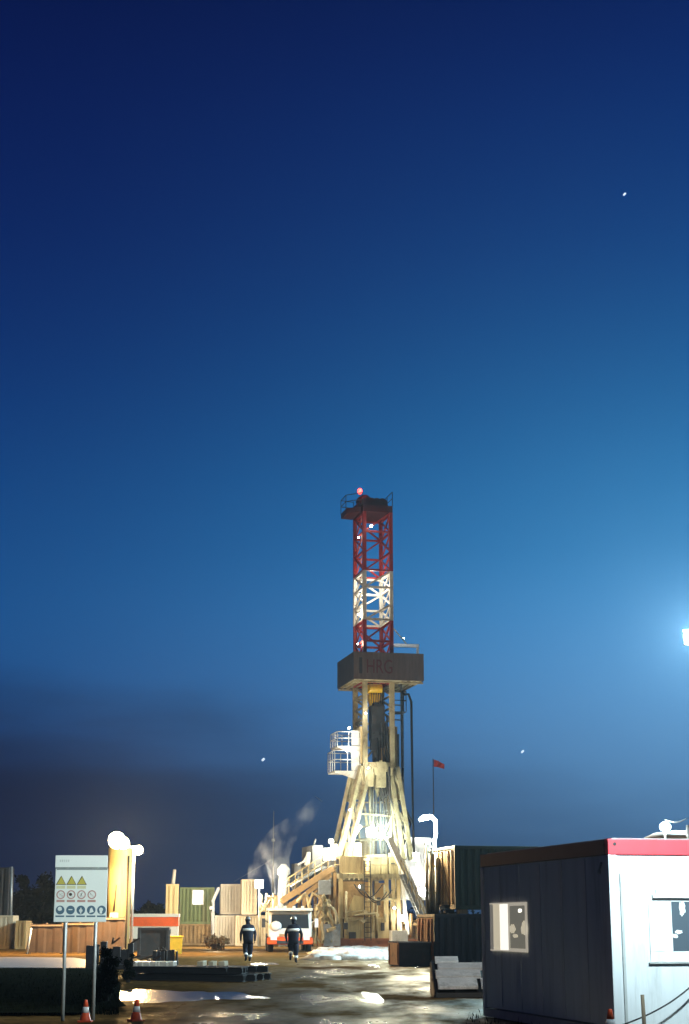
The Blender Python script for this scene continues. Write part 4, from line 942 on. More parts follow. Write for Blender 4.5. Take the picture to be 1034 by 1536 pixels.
# ------------------------------------------------------------------ containers, silo and cabins on the left
def boxspan(px0, px1, pyt, pyb, Y, depth=2.44, rz=A14, inset=0):
    """container whose front face spans the pixel box at depth Y; returns loc, length, height"""
    a, c = P(px0, pyb, Y), P(px1, pyt, Y); Ln = (c.x - a.x) / math.cos(rz); ctr = Vector(((a.x + c.x) / 2, Y, a.z)) + Vector((-math.sin(rz), math.cos(rz), 0)) * depth / 2
    return ctr, Ln, c.z - a.z
def cbox(name, label, px0, px1, pyt, pyb, Y, mt, rz=A14, depth=2.44, ground=False, **kw):
    ctr, Ln, hh = boxspan(px0, px1, pyt, pyb, Y, depth, rz)
    if ground: hh += ctr.z; ctr.z = 0
    return container(name, label, 'container', ctr, rz, Ln, depth, hh, mt, **kw)
W0 = lambda Ln, h: None
zs1 = ZY(1372.5, 122); zs2 = ZY(1388, 122)
cbox('shipping_container', 'cream container at ground level left of the walkers', 322, 353, 1373, 1421, 122, M['pink'], pitch=.2, rz=R(6), ground=True)
cbox('shipping_container', 'beige container standing on the ground beside the truck', 353, 400, 1373, 1421, 120, M['beige'], pitch=.2, rz=R(6), ground=True)
cbox('shipping_container', 'pale cream container stacked on the cream ground container', 331, 362, 1326, 1371.5, 123, M['pink'], pitch=.2, rz=R(6))
cbox('shipping_container', 'beige container stacked on top beside the steam', 362.5, 386, 1319, 1372, 119.5, M['beige'], pitch=.2, rz=R(6))
ctr, Ln, hh = boxspan(269, 322, 1331, 1386, 122, 2.44, R(6)); zb_ = ctr.z
b = MB()
container('shipping_container', 'olive green container with one lit square window', 'container', ctr, R(6), Ln, 2.44, hh, M['green'], windows=((-.36 * 1 - .0, .48, hh * .52, hh - .18, M['win_white']),))
c2 = ctr.copy(); c2.z = 0; container('shipping_container', 'brown tan container under the olive green one', 'container', c2, R(6), Ln, 2.44, zb_ - .004, M['tan'])
cbox('shipping_container', 'sand yellow container end left of the olive green one', 247, 268.5, 1326, 1424, 118, M['sand'], rz=R(6), ground=True)
q0 = P(258, 1326, 119); b = MB(); b.tube((q0.x, 119.5, q0.z - .3), (q0.x + .12, 119.5, ZY(1304, 119)), .14, .12); b.tube((q0.x, 119.5, q0.z - .4), (q0.x, 119.5, q0.z - .28), .3); tag(b.done('exhaust_stack', M['pink']), 'pinkish exhaust stack rising from the sand yellow container', 'chimney')
# white stair between the olive and cream containers
b = MB()
for v in (0, .7): b.beam(P(319, 1352, 121) + Vector((0, v, 0)), P(328, 1332, 121) + Vector((0, v, 0)), .16)
for k in range(6): b.beam(P(319 + 9 * k / 5, 1352 - 20 * k / 5, 121), P(319 + 9 * k / 5, 1352 - 20 * k / 5, 121) + Vector((0, .7, 0)), .12)
b.beam(P(320, 1352, 121), P(320, 1420, 121), .1); b.beam(P(320, 1352, 121) + Vector((0, .7, 0)), P(320, 1420, 121) + Vector((0, .7, 0)), .1)
tag(b.done('steel_stair', M['white']), 'short white steel stair beside the olive green container', 'stair')
# orange banded cabin
ctr, Ln, hh = boxspan(188, 267, 1369, 1408, 100, 2.4, R(4)); t = thing('banded_cabin', 'white cabin with a wide orange roof band on a dark base', 'cabin', (ctr.x, ctr.y, 0), R(4)); x = Ln / 2
b = MB(); b.mm(-x, x, -1.2, 1.2, ctr.z, ctr.z + hh - .78); b.done('wall', M['pink'], t); b = MB(); b.mm(-x - .03, x + .03, -1.25, 1.25, ctr.z + hh - .777, ctr.z + hh - .25); b.done('roof_band', M['orange'], t)
b = MB(); b.mm(-x - .06, x + .06, -1.3, 1.3, ctr.z + hh - .247, ctr.z + hh - .06); b.done('roof', M['pink'], t)
b = MB(); b.mm(-x + .1, x - .1, -1.1, 1.1, 0, ctr.z - .004); b.done('base', M['dark'], t)
b = MB(); b.mm(x - .55, x - .4, -1.23, -1.203, ctr.z + .3, ctr.z + .55); b.done('vent', M['dark'], t)
cbox('generator_cabinet', 'dark grey metal cabinet before the orange banded cabin', 206, 254, 1391, 1430, 78, mat('cabinet_dark_grey', (.07, .06, .055), .6, var=.25, dirt=RUST, dirt_amt=.25), rz=R(4), depth=1.6, ground=True, corr=False)['category'] = 'cabinet'
g = G(263, 1430); t = thing('waste_bin', 'small yellow bin beside the dark grey cabinet', 'bin', (XY(263, 1425, 88), 88, 0), R(10)); b = MB(); b.poly([(-.3, -.35, 0), (.3, -.35, 0), (.36, -.4, .85), (-.36, -.4, .85)], (0, .7, 0)); b.done('body', M['yellow'], t, bevel=.03); b = MB(); b.mm(-.4, .4, -.45, .4, .855, .93); b.done('lid', M['yellow'], t, bevel=.03)
# silo and sodium lamps
sl = at_px(177, 92); zs_ = ZY(1262, 92); t = thing('silo', 'tall yellow silo beside the sign under glaring sodium lamps', 'silo', sl); rad = 17.3 / (F / 92) 
b = MB(); b.lathe([(rad, .0), (rad, zs_ - .5), (rad * .95, zs_ - .3), (rad * .6, zs_ - .1), (.1, zs_)], n=28); b.done('shell', M['silo'], t)
b = MB(); b.tube((-.15, -rad - .04, 2.2), (-.05, -rad - .04, 3.6), .06, .02); b.tube((rad * .8, -rad * .65, 0), (rad * .8, -rad * .65, zs_ - .8), .05); b.done('pipe', M['brown'], t)
b = MB(); b.box((-.12, -rad - .08, 1.95), (.42, .14, .34)); b.done('control_box', M['mastwhite'], t)
lw = P(180, 1264, 88.5); t = thing('lamp_mast', 'sodium lamp mast with two glaring floodlights by the silo', 'lamp post', (XY(198, 1388, 88.5), 88.5, 0)); bx = t.location.x
b = MB(); b.tube((0, 0, 0), (0, 0, ZY(1272, 88.5)), .08, .06); b.beam((-1.0, 0, ZY(1268, 88.5)), (.45, 0, ZY(1272, 88.5)), .08); b.done('pole', M['galv'], t)
for (px, py, sx, sz, n_) in ((178, 1262, .95, .8, 2), (207, 1275, .4, .4, 1)):
    q = P(px, py, 88.3); x = q.x - bx
    b = MB(); b.box((x, .1, q.z), (sx * .8, .16, sz * .7)); hd = b.done('floodlight', M['black'], t, bevel=.03)
    b = MB()
    for (ddx, ddz, dr) in (((-.12, .06, .44), (.26, -.1, .3)) if n_ == 2 else ((0, 0, .24),)): b.tube((x + ddx, 0, q.z + ddz), (x + ddx, -.06, q.z + ddz), dr, n=20)
    b.split('lens', M['l_warm'], hd)
    lamp('sodium_lamp', (x, -.5, q.z), 13500 if n_ == 2 else 4200, lamp_warm, .3, t)
# brown fence panels and tan containers on the far left
for k, (a_, c_, tp) in enumerate(((44, 95, 1386), (97, 142, 1384), (144, 188, 1376))):
    ctr, Ln, hh = boxspan(a_, c_, tp, 1432, 90, .1, R(3)); hh += ctr.z; t = thing('fence_panel', ['rusty brown fence panel nearest the tan container', 'rusty brown fence panel behind the sign posts', 'tallest brown fence panel below the yellow silo'][k], 'fence', (ctr.x, ctr.y, 0), R(3), 'rusty fence panels')
    b = MB(); b.corr((-Ln / 2, 0), (Ln / 2, 0), .05, hh, (0, -1), .62, .025); b.mm(-Ln / 2, Ln / 2, .01, .03, .05, hh); b.done('sheet', M['brown'], t); b = MB()
    for x in (-Ln / 2 + .05, 0, Ln / 2 - .05): b.mm(x - .04, x + .04, .034, .12, 0, hh + .06)
    b.mm(-Ln / 2, Ln / 2, -.07, -.045, hh - .12, hh - .04); b.done('frame', M['wood'], t)
b = MB(); b.tube(P(40, 1432, 89), P(47, 1392, 89), .07)
tag(b.done('steel_post', M['galv']), 'pale leaning steel post at the fence end', 'post')
cbox('shipping_container', 'tan ribbed container at the left edge of the yard', -60, 20, 1373, 1425, 106, M['beige'], rz=R(3), ground=True)
cbox('shipping_container', 'ochre plain container end beside the rusty fence', 22, 40, 1381, 1424, 105, M['ochre'], rz=R(3), ground=True)
cbox('storage_tower', 'dark tall container stack at the far left edge', -60, 14, 1301, 1376, 114, M['dark'], rz=R(3), ground=True)
b = MB(); b.tube(P(16, 1384, 113), P(17.5, 1300, 113), .1); tag(b.done('steel_pole', M['galv']), 'pale steel pole beside the dark container stack', 'pole')
# antenna
am = P(409, 1388, 126); b = MB(); b.tube((am.x, am.y, 0), (am.x, am.y, ZY(1216, 126)), .07, .03); b.tube((am.x, am.y, ZY(1262, 126)), (am.x, am.y, ZY(1258, 126)), .14); b.tube((am.x, am.y, ZY(1288, 126)), P(352, 1322, 126), .015); tag(b.done('antenna_mast', M['galv']), 'thin guyed antenna mast behind the rising steam', 'antenna')
# steam plant: tank and white stack, lamp
tb_ = at_px(411, 118); t = thing('boiler_tank', 'upright round topped brown tank beneath the steam', 'tank', tb_); zz = ZY(1342, 118); b = MB(); b.lathe([(.45, 0), (.45, zz - .35), (.36, zz - .12), (.15, zz - .01), (.02, zz)], n=22); b.done('shell', M['tan'], t); b = MB(); b.lathe([(.48, 1.2), (.48, 1.28)], n=22); b.done('band', M['galv'], t)
sb = at_px(425, 117); t = thing('white_stack', 'thick white stack glowing in the steam left of the ramp', 'chimney', sb); zz = ZY(1296, 117); b = MB(); b.lathe([(.32, 0), (.32, zz - .8), (.45, zz - .7), (.45, zz - .35), (.22, zz - .1), (.16, zz)], n=20); b.done('shell', M['tarp'], t)
b = MB(); b.tube((-.34, -.1, 1), (-.34, -.1, zz - 1), .05); b.done('pipe', M['galv'], t)
lw = P(389, 1326, 116); t = thing('flood_stand', 'white hot floodlight on a stand in the steam', 'floodlight', (lw.x, lw.y, 0)); b = MB(); b.tube((0, 0, 0), (0, 0, lw.z - .2), .05); b.done('pole', M['galv'], t)
b = MB(); b.box((0, .1, lw.z), (.6, .2, .6)); hd = b.done('lamp_head', M['grey'], t); b = MB(); b.tube((0, 0, lw.z), (0, -.05, lw.z), .22, n=20); b.done('lens', M['l_white'], hd); lamp('steam_lamp', (0, -1.2, lw.z), 1300, (1, .9, .68), .25, t)
b = MB(); q = random.Random(77)
for k in range(14): p0 = P(q.uniform(388, 410), q.uniform(1340, 1372), 115); p1 = P(q.uniform(388, 412), q.uniform(1345, 1372), 115); b.tube(p0, p1, .08)
for px in (390, 400, 410): b.tube(P(px, 1340, 115), P(px, 1425, 115), .07)
tag(b.done('pipe_rack', M['cream']), 'small frame of cream pipes above the beige container', 'pipes')

lw = P(318, 1362, 112); t = thing('flood_stand', 'small added warm floodlight low before the olive green container', 'floodlight', (lw.x, lw.y, 0)); b = MB(); b.tube((0, 0, 0), (0, 0, lw.z - .1), .04); b.done('pole', M['dark'], t)
b = MB(); b.box((0, -.1, lw.z), (.3, .16, .24)); hd = b.done('lamp_head', M['dark'], t); b = MB(); b.box((0, -.01, lw.z), (.24, .02, .18)); b.done('lens', M['l_warm'], hd); lamp('stand_fill', (0.5, -2.2, lw.z + .8), 4500, (1, .82, .58), .2, t)  # added lamp that brightens the cream containers
# steam: noise density inside a closed hull
m = bpy.data.materials.new('steam_volume'); m.use_nodes = True; n = m.node_tree.nodes; l = m.node_tree.links; n.remove(n['Principled BSDF'])
pv = n.new('ShaderNodeVolumePrincipled'); pv.inputs['Color'].default_value = (.95, .93, .9, 1); pv.inputs['Anisotropy'].default_value = .3
tcg = n.new('ShaderNodeTexCoord'); t1 = nz(.62, mpn(1, 1, .7), 7, .6)
r_ = n.new('ShaderNodeMapRange'); r_.inputs['From Min'].default_value = .49; r_.inputs['From Max'].default_value = .78; r_.inputs['To Max'].default_value = 1.5; l.new(t1, r_.inputs['Value'])
sz_ = n.new('ShaderNodeSeparateXYZ'); l.new(tcg.outputs['Object'], sz_.inputs[0])
hf = n.new('ShaderNodeMapRange'); hf.inputs['From Min'].default_value = 3.0; hf.inputs['From Max'].default_value = 10.6; hf.inputs['To Min'].default_value = 1.0; hf.inputs['To Max'].default_value = .04; l.new(sz_.outputs['Z'], hf.inputs['Value'])
mu = n.new('ShaderNodeMath'); mu.operation = 'MULTIPLY'; l.new(r_.outputs[0], mu.inputs[0]); l.new(hf.outputs[0], mu.inputs[1]); l.new(mu.outputs[0], pv.inputs['Density']); l.new(pv.outputs[0], n['Material Output'].inputs['Volume'])
b = MB(); pts = [P(414, 1362, 116.5), P(408, 1340, 116.5), P(403, 1318, 116.5), P(404, 1295, 116.5), P(412, 1275, 116.5), P(424, 1255, 116.5), P(444, 1237, 116.5), P(462, 1220, 116.5), P(478, 1198, 116.5)]
b.path(pts, [.9, 1.25, 1.5, 1.5, 1.2, 1.0, .75, .6, .35], 16); tag(b.done('steam', m), 'pale steam drifting up from the boiler left of the rig', 'steam', kind='stuff')

# ------------------------------------------------------------------ piles and bush on the left
def pile(name, label, cat, o, rz, n_layers, per, Ln, s, mt, seed, group):
    q = random.Random(seed); first = None; k = 0
    return
bp0 = G(300, 1472); rzp = R(-24)
M['cap'] = mat('lit_top_pale', (.78, .72, .6), .28, var=.1, scale=6, spec=1.0)
q = random.Random(21)
for lay in range(2):
    for k in range(8 - lay):
        y = -.95 + k * .3 + lay * .14; z = .1 + lay * .2; x0 = -1.9 + q.uniform(-.15, .15) + lay * .12; x1 = 1.75 + q.uniform(-.25, .25) - lay * .3
        b = MB(); b.mm(x0, x1, y - .09, y + .09, z - .09, z - .065); b.mm(x0, x1, y - .09, y + .09, z + .065, z + .09); b.mm(x0, x1, y - .02, y + .02, z - .064, z + .064)
        o = b.done('steel_beam', M['black']); o.location = (bp0.x, bp0.y + .8, 0); o.rotation_euler = (0, 0, rzp)
        tag(o, 'long black steel beam lying in the low stack left of the walkers', 'beam', 'black steel beams in the stack')
# pale blocks added for lit wet beam tops, light put into their colour
wedge = None
spots = [(205, 1448, .10), (213, 1447, .14), (222, 1449, .2), (231, 1450, .24), (239, 1451, .1), (247, 1452, .26), (258, 1453, .2), (303, 1451, .2), (319, 1451, .16), (335, 1452, .2)]
labs = ['pale lit-top block at the left tip of the black beam stack', 'second pale lit-top block from the left on the black beams', 'third pale lit-top block from the left on the black beams', 'fourth pale lit-top block from the left on the black beams', 'narrow pale lit-top block near the middle of the left row', 'long pale lit-top block toward the right of the left row', 'pale lit-top block at the right end of the left row', 'tan lit-top block left of the far right three on the beams', 'tan lit-top block in the middle of the far right three', 'tan lit-top block at the far right tip of the beam stack']
for k, (px, py, ww) in enumerate(spots):
    Yb = bp0.y + .8 + (.35 if k > 6 else .1); p_ = P(px, py, Yb); b = MB(); b.box((0, 0, 0), (ww, .24, .13)); b.box((0, 0, -.09), (ww * .7, .18, .04))
    o = b.done('lit_top_block', M['cap'] if k < 7 else M['beige'], bevel=.012); o.location = (p_.x, Yb, max(p_.z, .46)); o.rotation_euler = (R(4), R(q.uniform(-3, 3)), rzp); tag(o, labs[k], 'block', 'pale blocks standing for lit beam tops')
for (pxa, pxb, pyt, Y, nm, lb) in ((186, 232, 1437, 52, 'crate_skid', 'low dark skid of small crates behind the beam stack'), (230, 268, 1424, 66, 'crate_skid', 'dark skid beside the grey cabinet, behind the beams'), (130, 200, 1412, 60, 'machine_skid', 'black shapeless machine skid left of the dark crates')):
    a_, c_ = P(pxa, pyt, Y), P(pxb, pyt, Y); wd = c_.x - a_.x; t = thing(nm, lb, 'skid', ((a_.x + c_.x) / 2, Y, 0), R(5)); b = MB(); q = random.Random(pxa)
    b.mm(-wd / 2, wd / 2, 0, 1.2, 0, .15); b.done('base', M['black'], t); b = MB()
    for k in range(7): x = -wd / 2 + wd * (k + .5) / 7; hh = a_.z * q.uniform(.7, 1.0); b.box((x, q.uniform(.2, .9), .153 + (hh - .153) / 2), (wd / 7 * q.uniform(.6, 1.2), q.uniform(.3, .7), hh - .153))
    b.done('dark_boxes', M['dark'], t, bevel=.02); b = MB()  # generic dark crates run together into one mesh
    for k in range(3): x = q.uniform(-wd / 2, wd / 2); b.beam((x, .1, a_.z * .9), (x + q.uniform(-.4, .4), .2, a_.z * 1.12), .05)
    b.split('stake', M['brown'], t)
def leaves(b, c, rad, n_, size, seed):
    q = random.Random(seed)
    cl = [(Vector((q.gauss(0, .42) * rad[0], q.gauss(0, .42) * rad[1], q.gauss(0, .42) * rad[2])), q.uniform(.16, .36)) for _ in range(26)]
    for _ in range(n_):
        k, r_ = q.choice(cl); m_ = (rad[0] + rad[1] + rad[2]) / 3
        p = Vector(c) + k + Vector((q.gauss(0, 1), q.gauss(0, 1), q.gauss(0, 1))) * r_ * m_ * .5
        a = Vector((q.gauss(0, 1), q.gauss(0, 1), q.gauss(0, 1))).normalized() * size * q.uniform(.6, 1.4); d = a.cross(Vector((q.gauss(0, 1), q.gauss(0, 1), q.gauss(0, 1)))).normalized() * size * .55
        b._f([b.bm.verts.new(p - a), b.bm.verts.new(p + d), b.bm.verts.new(p + a), b.bm.verts.new(p - d)])
def bush(name, label, px, py, wpx, hpx, cat, seed, n_=2600, size=.05, group=None):
    g = G(px, py); k = F / g.y; t = thing(name, label, cat, g, 0, group); rx, rz_ = wpx / 2 / k, hpx / 2 / k; b = MB(); leaves(b, (0, 0, rz_), (rx, rx, rz_), n_, size, seed); b.done('foliage', M['leaf'], t, recalc=False)
    b = MB(); q = random.Random(seed)
    for _ in range(8): b.path([(q.uniform(-.05, .05), q.uniform(-.05, .05), 0), (q.uniform(-.3, .3) * rx, q.uniform(-.3, .3) * rx, rz_ * .8), (q.uniform(-.8, .8) * rx, q.uniform(-.8, .8) * rx, rz_ * 1.7)], [.018, .012, .005], 6)
    b.done('stem', M['bark'], t); return t
bush('bush', 'dark bush beside the right post of the sign', 160, 1506, 36, 80, 'bush', 3, 5200, .03)
bush('bush', 'low dark bush at the right foot of the dark bush', 192, 1474, 24, 34, 'bush', 4, 2600, .03)
bush('bush', 'dry brown bush before the cream containers', 322, 1425, 40, 20, 'bush', 9, 2600, .08).children[0].data.materials[0] = mat('dry_leaves', (.24, .14, .06), .9, var=.4)
def tree(px, Y, wpx, pyt, label, seed):
    p_ = at_px(px, Y); hh = ZY(pyt, Y); k = F / Y; t = thing('tree', label, 'tree', p_, 0, 'dark trees beyond the yard'); rx = wpx / 2 / k; b = MB(); leaves(b, (0, 0, hh * .58), (rx, rx, hh * .42), 3000, .28, seed); b.done('crown', M['leaf'], t, recalc=False)
    b = MB(); q = random.Random(seed); b.path([(0, 0, 0), (.1, 0, hh * .35), (.05, .1, hh * .7)], [.22, .16, .06], 9)
    for _ in range(7): z = hh * q.uniform(.25, .6); b.path([(.05, 0, z), (q.uniform(-.5, .5) * rx, q.uniform(-.5, .5) * rx, z + hh * .15), (q.uniform(-.8, .8) * rx, q.uniform(-.8, .8) * rx, z + hh * .3)], [.09, .06, .02], 6)
    b.done('trunk', M['bark'], t)
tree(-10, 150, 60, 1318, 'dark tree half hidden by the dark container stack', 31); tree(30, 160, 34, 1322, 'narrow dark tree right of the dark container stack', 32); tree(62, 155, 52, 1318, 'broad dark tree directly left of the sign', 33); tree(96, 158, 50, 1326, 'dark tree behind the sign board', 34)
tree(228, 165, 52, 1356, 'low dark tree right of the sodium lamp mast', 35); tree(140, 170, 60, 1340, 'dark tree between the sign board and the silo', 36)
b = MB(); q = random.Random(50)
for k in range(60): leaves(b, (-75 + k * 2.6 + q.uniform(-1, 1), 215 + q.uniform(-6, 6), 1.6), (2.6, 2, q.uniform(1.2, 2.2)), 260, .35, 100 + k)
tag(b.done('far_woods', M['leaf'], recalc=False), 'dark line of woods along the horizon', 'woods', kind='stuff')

# ------------------------------------------------------------------ sign
Ys = 29.0; ta = thing('safety_sign', 'white safety notice board with pictograms on two posts', 'sign', (P(119, 1388, Ys).x, Ys, 0), R(1)); X0 = ta.location.x
def sg(px, py): q = P(px, py, Ys); return q.x - X0, q.z
b = MB()
for (pt, pb) in ((97.5, 94), (143, 139.5)): b.tube((sg(pt, 1375)[0], .05, sg(97, 1300)[1]), (sg(pb, 1525)[0], .05, -.25), .03, .03, 12)
b.split('post', M['galv'], ta)
(xa, za), (xb, zb) = sg(80.5, 1383), sg(162, 1303)
b = MB(); b.mm(xa, xb, 0, .018, za, zb); pb_ = b.done('board', M['board_w'], ta, bevel=.006)
(xc, zc_), (xd, zd) = sg(83, 1301), sg(162, 1283); b = MB(); b.mm(xc, xd, -.006, .018, zc_, zd); hb = b.done('header', M['board_w'], ta, bevel=.006)
b = MB(); b.mm(xa + .02, xb - .005, -.003, -.001, zb - .022, zb - .003); b.mm(xc, xd, -.002, .016, zc_ - .018, zc_ - .003); b.done('header_edge', M['sgrey'], hb)
b = MB(); q = random.Random(6)
for k in range(5): x = xc + .08 + k * .035; b.mm(x, x + .022, -.0085, -.0065, zc_ + .09, zc_ + .13)
b.done('header_mark', mat('sign_faint_grey', (.55, .6, .58), .5), hb)
def disc(b, cx, cz, r, y, n_=28, ri=None):
    if ri is None:
        b.poly([(cx + r * math.cos(6.2832 * k / n_), y, cz + r * math.sin(6.2832 * k / n_)) for k in range(n_)], (0, -.002, 0)); return
    for k in range(n_):
        a0, a1 = 6.2832 * k / n_, 6.2832 * (k + 1) / n_; b.poly([(cx + rr_ * math.cos(aa), y, cz + rr_ * math.sin(aa)) for rr_, aa in ((r, a0), (r, a1), (ri, a1), (ri, a0))], (0, -.002, 0))
for px in (92, 107.5, 123):           # warning triangles
    cx, cz = sg(px, 1321); r = .088; b = MB(); b.poly([(cx - r, -.001, cz - .07), (cx + r, -.001, cz - .07), (cx, -.001, cz + .085)], (0, -.002, 0)); o = b.done('warning_triangle', M['sblack'], pb_)
    b = MB(); b.poly([(cx - r * .8, -.0035, cz - .06), (cx + r * .84, -.0035, cz - .06), (cx + .004, -.0035, cz + .066)], (0, -.002, 0)); b.done('field', M['syel'], o)
    b = MB(); b.mm(cx - r * .85, cx + r * .85, -.003, -.001, cz - .135, cz - .085); b.done('caption', M['syelp'], pb_)
for k, px in enumerate((91.5, 107, 122.5, 138)):    # prohibition rings
    cx, cz = sg(px, 1342); b = MB(); disc(b, cx, cz, .075, -.001, ri=.056); b.beam((cx - .05, -.002, cz + .05), (cx + .05, -.002, cz - .05), .016, .002); o = b.done('prohibition_ring', M['spink'], pb_)
    b = MB()
    if k == 0: b.beam((cx - .03, -.004, cz - .01), (cx + .03, -.004, cz + .02), .016, .002); b.beam((cx + .02, -.004, cz - .03), (cx + .045, -.004, cz - .005), .016, .002)
    elif k == 1: disc(b, cx - .01, cz + .005, .026, -.0035)
    elif k == 2: b.beam((cx - .012, -.004, cz - .035), (cx + .014, -.004, cz + .035), .022, .002)
    else: b.beam((cx - .02, -.004, cz + .03), (cx - .03, -.004, cz), .014, .002)
    b.done('symbol', M['sblack'], o); b = MB(); b.mm(cx - .07, cx + .07, -.003, -.001, cz - .125, cz - .088); b.done('caption', M['spink'], pb_)
for k, px in enumerate((90.5, 106, 121.5, 137, 152.5)):   # blue mandatory discs
    cx, cz = sg(px, 1365); b = MB(); disc(b, cx, cz, .074, -.001); o = b.done('mandatory_disc', M['sblue'], pb_); b = MB()
    if k == 0: disc(b, cx - .006, cz + .02, .036, -.0035); b.mm(cx - .04, cx + .03, -.0055, -.0035, cz - .005, cz + .012)
    elif k == 1: b.mm(cx - .034, cx + .034, -.0055, -.0035, cz - .002, cz + .016)
    elif k == 2: disc(b, cx, cz - .01, .03, -.0035); b.mm(cx - .012, cx + .012, -.0055, -.0035, cz - .06, cz + .04)
    elif k == 3: b.poly([(cx - .03, -.0035, cz - .055), (cx + .045, -.0035, cz - .03), (cx + .01, -.0035, cz + .045), (cx - .02, -.0035, cz + .02)], (0, -.002, 0))
    else: disc(b, cx - .008, cz + .008, .034, -.0035); b.mm(cx - .03, cx + .012, -.0055, -.0035, cz - .06, cz - .02)
    b.done('symbol', M['board_w'], o); b = MB(); b.mm(cx - .075, cx + .075, -.003, -.001, cz - .118, cz - .092); b.done('caption', M['sblue'], pb_)

# ------------------------------------------------------------------ traffic cones
cone = thing('traffic_cone', 'orange and white traffic cone at the foot of the sign post', 'cone', G(128, 1533), 0, 'traffic cones')
hc = .36; b = MB(); b.mm(-.115, .115, -.115, .115, 0, .028); b.lathe([(.1, .028), (.094, .04), (.064, hc * .42)], n=24); b.done('body', M['cone'], cone, bevel=.004)
MB().lathe([(.066, hc * .42), (.046, hc * .68)], n=24).done('sleeve', M['conewhite'], cone); MB().lathe([(.045, hc * .68), (.026, hc - .01), (.02, hc)], n=24).done('tip', M['cone'], cone)
c2 = copy_tree(cone); c2.location = G(204, 1532); c2['label'] = 'orange and white traffic cone alone before the bright puddle'; c2.rotation_euler = (0, R(2), .5)
c3 = copy_tree(cone); c3.location = at_px(910.5, 24.1); c3['label'] = 'orange and white traffic cone at the dark cabin corner'; c3.rotation_euler = (0, 0, .2); c3.scale = (1.2, 1.2, 1.2)

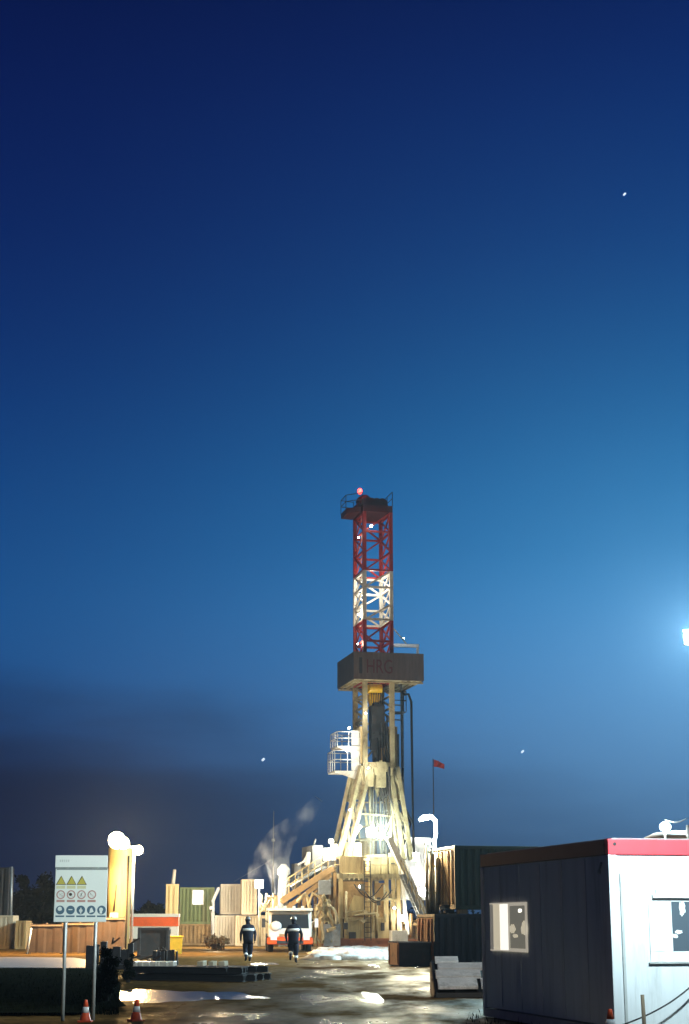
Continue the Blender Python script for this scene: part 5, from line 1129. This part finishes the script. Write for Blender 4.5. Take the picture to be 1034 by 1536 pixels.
# ------------------------------------------------------------------ people
def person(label, loc, rz, pose, scale):
    V = []; E = []; RD = []
    def v(p, r, par=None):
        V.append(Vector(p)); RD.append(r)
        if par is not None: E.append((par, len(V) - 1))
        return len(V) - 1
    lean = pose['lean']
    pel = v((0, 0, .95), .17); bel = v((0, lean * .35, 1.12), .165, pel); che = v((0, lean * .8, 1.34), .185, bel); nk = v((0, lean * 1.15, 1.50), .09, che); 
    hd0 = v((0, lean * 1.5, 1.60), .085, nk); hd1 = v((0, lean * 1.75, 1.70), .1, hd0); v((0, lean * 1.85, 1.78), .07, hd1)
    hands = []
    for s, arm in ((-1, pose['la']), (1, pose['ra'])):
        sh = v((s * .2, lean * .95, 1.42), .1, che); el = v((s * (.27 + arm[2]), lean * .8 + arm[0], 1.15), .065, sh); wr = v((s * (.26 + arm[2] * .5), lean * .8 + arm[1], .92), .045, el)
        hands.append((Vector(V[wr]), s))
        pa = v(V[wr] + Vector((0, .02, -.08)), .04, wr)
    feet = []
    for s, leg in ((-1, pose['ll']), (1, pose['rl'])):
        hp = v((s * .1, 0, .9), .125, pel); kn = v((s * .11, leg[0], .5), .082, hp); an = v((s * .1, leg[1], .1 + leg[2]), .052, kn); 
        toe = v((s * .12, leg[1] + .2, .05 + leg[2] * .4), .045, an); feet.append((Vector(V[an]), Vector(V[kn])))
    me = bpy.data.meshes.new('person'); me.from_pydata(V, E, []); o = bpy.data.objects.new('person', me); COL.objects.link(o)
    sk_ = o.modifiers.new('skin', 'SKIN'); sk_.use_smooth_shade = True; o.modifiers.new('sub', 'SUBSURF').levels = 2; o.modifiers['sub'].render_levels = 2
    for i, r_ in enumerate(RD): me.skin_vertices[0].data[i].radius = (r_, r_ * (.72 if i in (0, 1, 2) else 1))
    me.skin_vertices[0].data[0].use_root = True
    dg = bpy.context.evaluated_depsgraph_get(); m2_ = bpy.data.meshes.new_from_object(o.evaluated_get(dg)); o.modifiers.clear(); o.data = m2_
    bm = bmesh.new(); bm.from_mesh(m2_)
    for (wr, s) in hands:       # five curled fingers rooted in each palm
        hb_ = MB(); hb_.bm.free(); hb_.bm = bm
        base = wr + Vector((0, .02, -.09))
        for k in range(4): 
            yk = -.03 + .02 * k; Lf = (.07, .08, .085, .065)[k]; hb_.path([base + Vector((0, yk, 0)), base + Vector((-s * .004, yk, -Lf * .5)), base + Vector((-s * .025, yk, -Lf * .9))], [.0095, .009, .007], 6)
        hb_.path([base + Vector((-s * .01, .035, .03)), base + Vector((-s * .03, .055, -.005)), base + Vector((-s * .035, .05, -.03))], [.011, .01, .008], 6)
    # simple face relief: nose, brow and ears
    hb_ = MB(); hb_.bm.free(); hb_.bm = bm; hc_ = V[hd1]
    hb_.blob(hc_ + Vector((0, .1, -.02)), (.016, .026, .024), amp=0, sub=1)
    for s in (-1, 1): hb_.blob(hc_ + Vector((s * .1, 0, -.02)), (.014, .024, .034), amp=0, sub=1); hb_.blob(hc_ + Vector((s * .035, .093, .01)), (.013, .01, .01), amp=0, sub=1)
    hb_.blob(hc_ + Vector((0, .092, -.06)), (.028, .012, .009), amp=0, sub=1)
    for f in bm.faces:
        c = f.calc_center_median(); f.smooth = True; f.material_index = 0
        if c.z > V[nk].z + .03 or any((c - (wr + Vector((0, .02, -.1)))).length < .095 for wr, s in hands): f.material_index = 1
        if c.z < .14 + max(pose['ll'][2], pose['rl'][2]) * .5: f.material_index = 2
    bm.to_mesh(m2_); bm.free(); m2_.materials.clear()
    for k in ('navycloth', 'skin', 'boot'): m2_.materials.append(M[k])
    m2_.name = 'person'
    o.location = loc; o.rotation_euler = (0, 0, rz); o.scale = (scale,) * 3; tag(o, label, 'person', 'people walking to the rig')
    # jacket shell follows the torso
    def ring_shell(levels, n_=22):
        b = MB(); rg = []
        for (z, y, rx, ry) in levels: rg.append([b.bm.verts.new((rx * math.cos(6.2832 * k / n_), y + ry * math.sin(6.2832 * k / n_), z)) for k in range(n_)])
        for a, c in zip(rg, rg[1:]):
            for k in range(n_): b._f([a[k], a[(k + 1) % n_], c[(k + 1) % n_], c[k]]).smooth = True
        b._f(rg[0][::-1]); b._f(rg[-1]); return b
    ring_shell([(.78, 0, .2, .17), (.95, lean * .1, .215, .185), (1.12, lean * .35, .225, .185), (1.3, lean * .75, .25, .19), (1.42, lean * .95, .245, .165), (1.49, lean * 1.1, .15, .12), (1.54, lean * 1.25, .09, .09)]).done('jacket', M['navycloth'], o)
    ring_shell([(1.27, lean * .7, .262, .202), (1.37, lean * .87, .264, .19)]).done('reflective_band', M['reflect'], o)
    for an, kn in feet:
        p_ = an.lerp(kn, .38); d = (kn - an).normalized(); MB().tube(p_ - d * .045, p_ + d * .045, .085, .09, 14).done('reflective_band', M['reflect'], o)
        MB().path([an + (kn - an) * .28, an.lerp(kn, .6), kn, kn + Vector((0, -kn.y * .6, .25))], [.078, .09, .105, .13], 12).done('trouser_leg', M['navycloth'], o)
    b = MB(); b.lathe([(.128, -.01), (.13, .005), (.118, .02), (.112, .07), (.085, .115), (.03, .135)], (0, 0, 0), 20); b.box((0, .12, .0), (.16, .08, .012)); hm_ = b.done('helmet', M['helmet'], o); hm_.location = V[hd1] + Vector((0, .01, .03)); hm_.rotation_euler = (R(-14), 0, 0)
    return o
gl = G(372, 1443); person('person in dark navy workwear striding with feet apart, left walker', (gl.x, gl.y, .0), R(9), dict(lean=.15, la=(-.1, .2, .04), ra=(.1, -.12, .05), ll=(.06, -.3, .06), rl=(.2, .26, 0)), 1.0)
gl = G(440, 1445); person('person in dark navy workwear before the orange truck, legs together', (gl.x, gl.y, .0), R(-2), dict(lean=.13, la=(.02, .14, .06), ra=(-.02, .12, .07), ll=(.2, -.16, .2), rl=(.05, .02, 0)), 1.0)

m = bpy.data.materials.new('glow_steam'); m.use_nodes = True; n = m.node_tree.nodes; l = m.node_tree.links; n.remove(n['Principled BSDF'])
pv = n.new('ShaderNodeVolumePrincipled'); pv.inputs['Color'].default_value = (.93, .97, .92, 1); pv.inputs['Anisotropy'].default_value = .4; pv.inputs['Density'].default_value = .022; l.new(pv.outputs[0], n['Material Output'].inputs['Volume'])
q = P(562, 1246, 117); b = MB(); b.blob(q, (2.3, 2.2, 2.9), 5, .06, 3); tag(b.done('steam', m), 'thin steam added to spread the glow round the rig floor lamp', 'steam', kind='stuff')  # steam volume added so the rig floor lamp gets its glow
# ------------------------------------------------------------------ air
m = bpy.data.materials.new('evening_haze'); m.use_nodes = True; n = m.node_tree.nodes; l = m.node_tree.links; n.remove(n['Principled BSDF'])
pv = n.new('ShaderNodeVolumePrincipled'); pv.inputs['Color'].default_value = (.62, .82, 1, 1); pv.inputs['Density'].default_value = .00028; pv.inputs['Anisotropy'].default_value = .3
l.new(pv.outputs[0], n['Material Output'].inputs['Volume'])
b = MB(); b.mm(-450, 450, -70, 950, -1.2, 46); tag(b.done('haze', m), 'thin evening haze over the yard', 'haze', kind='stuff')
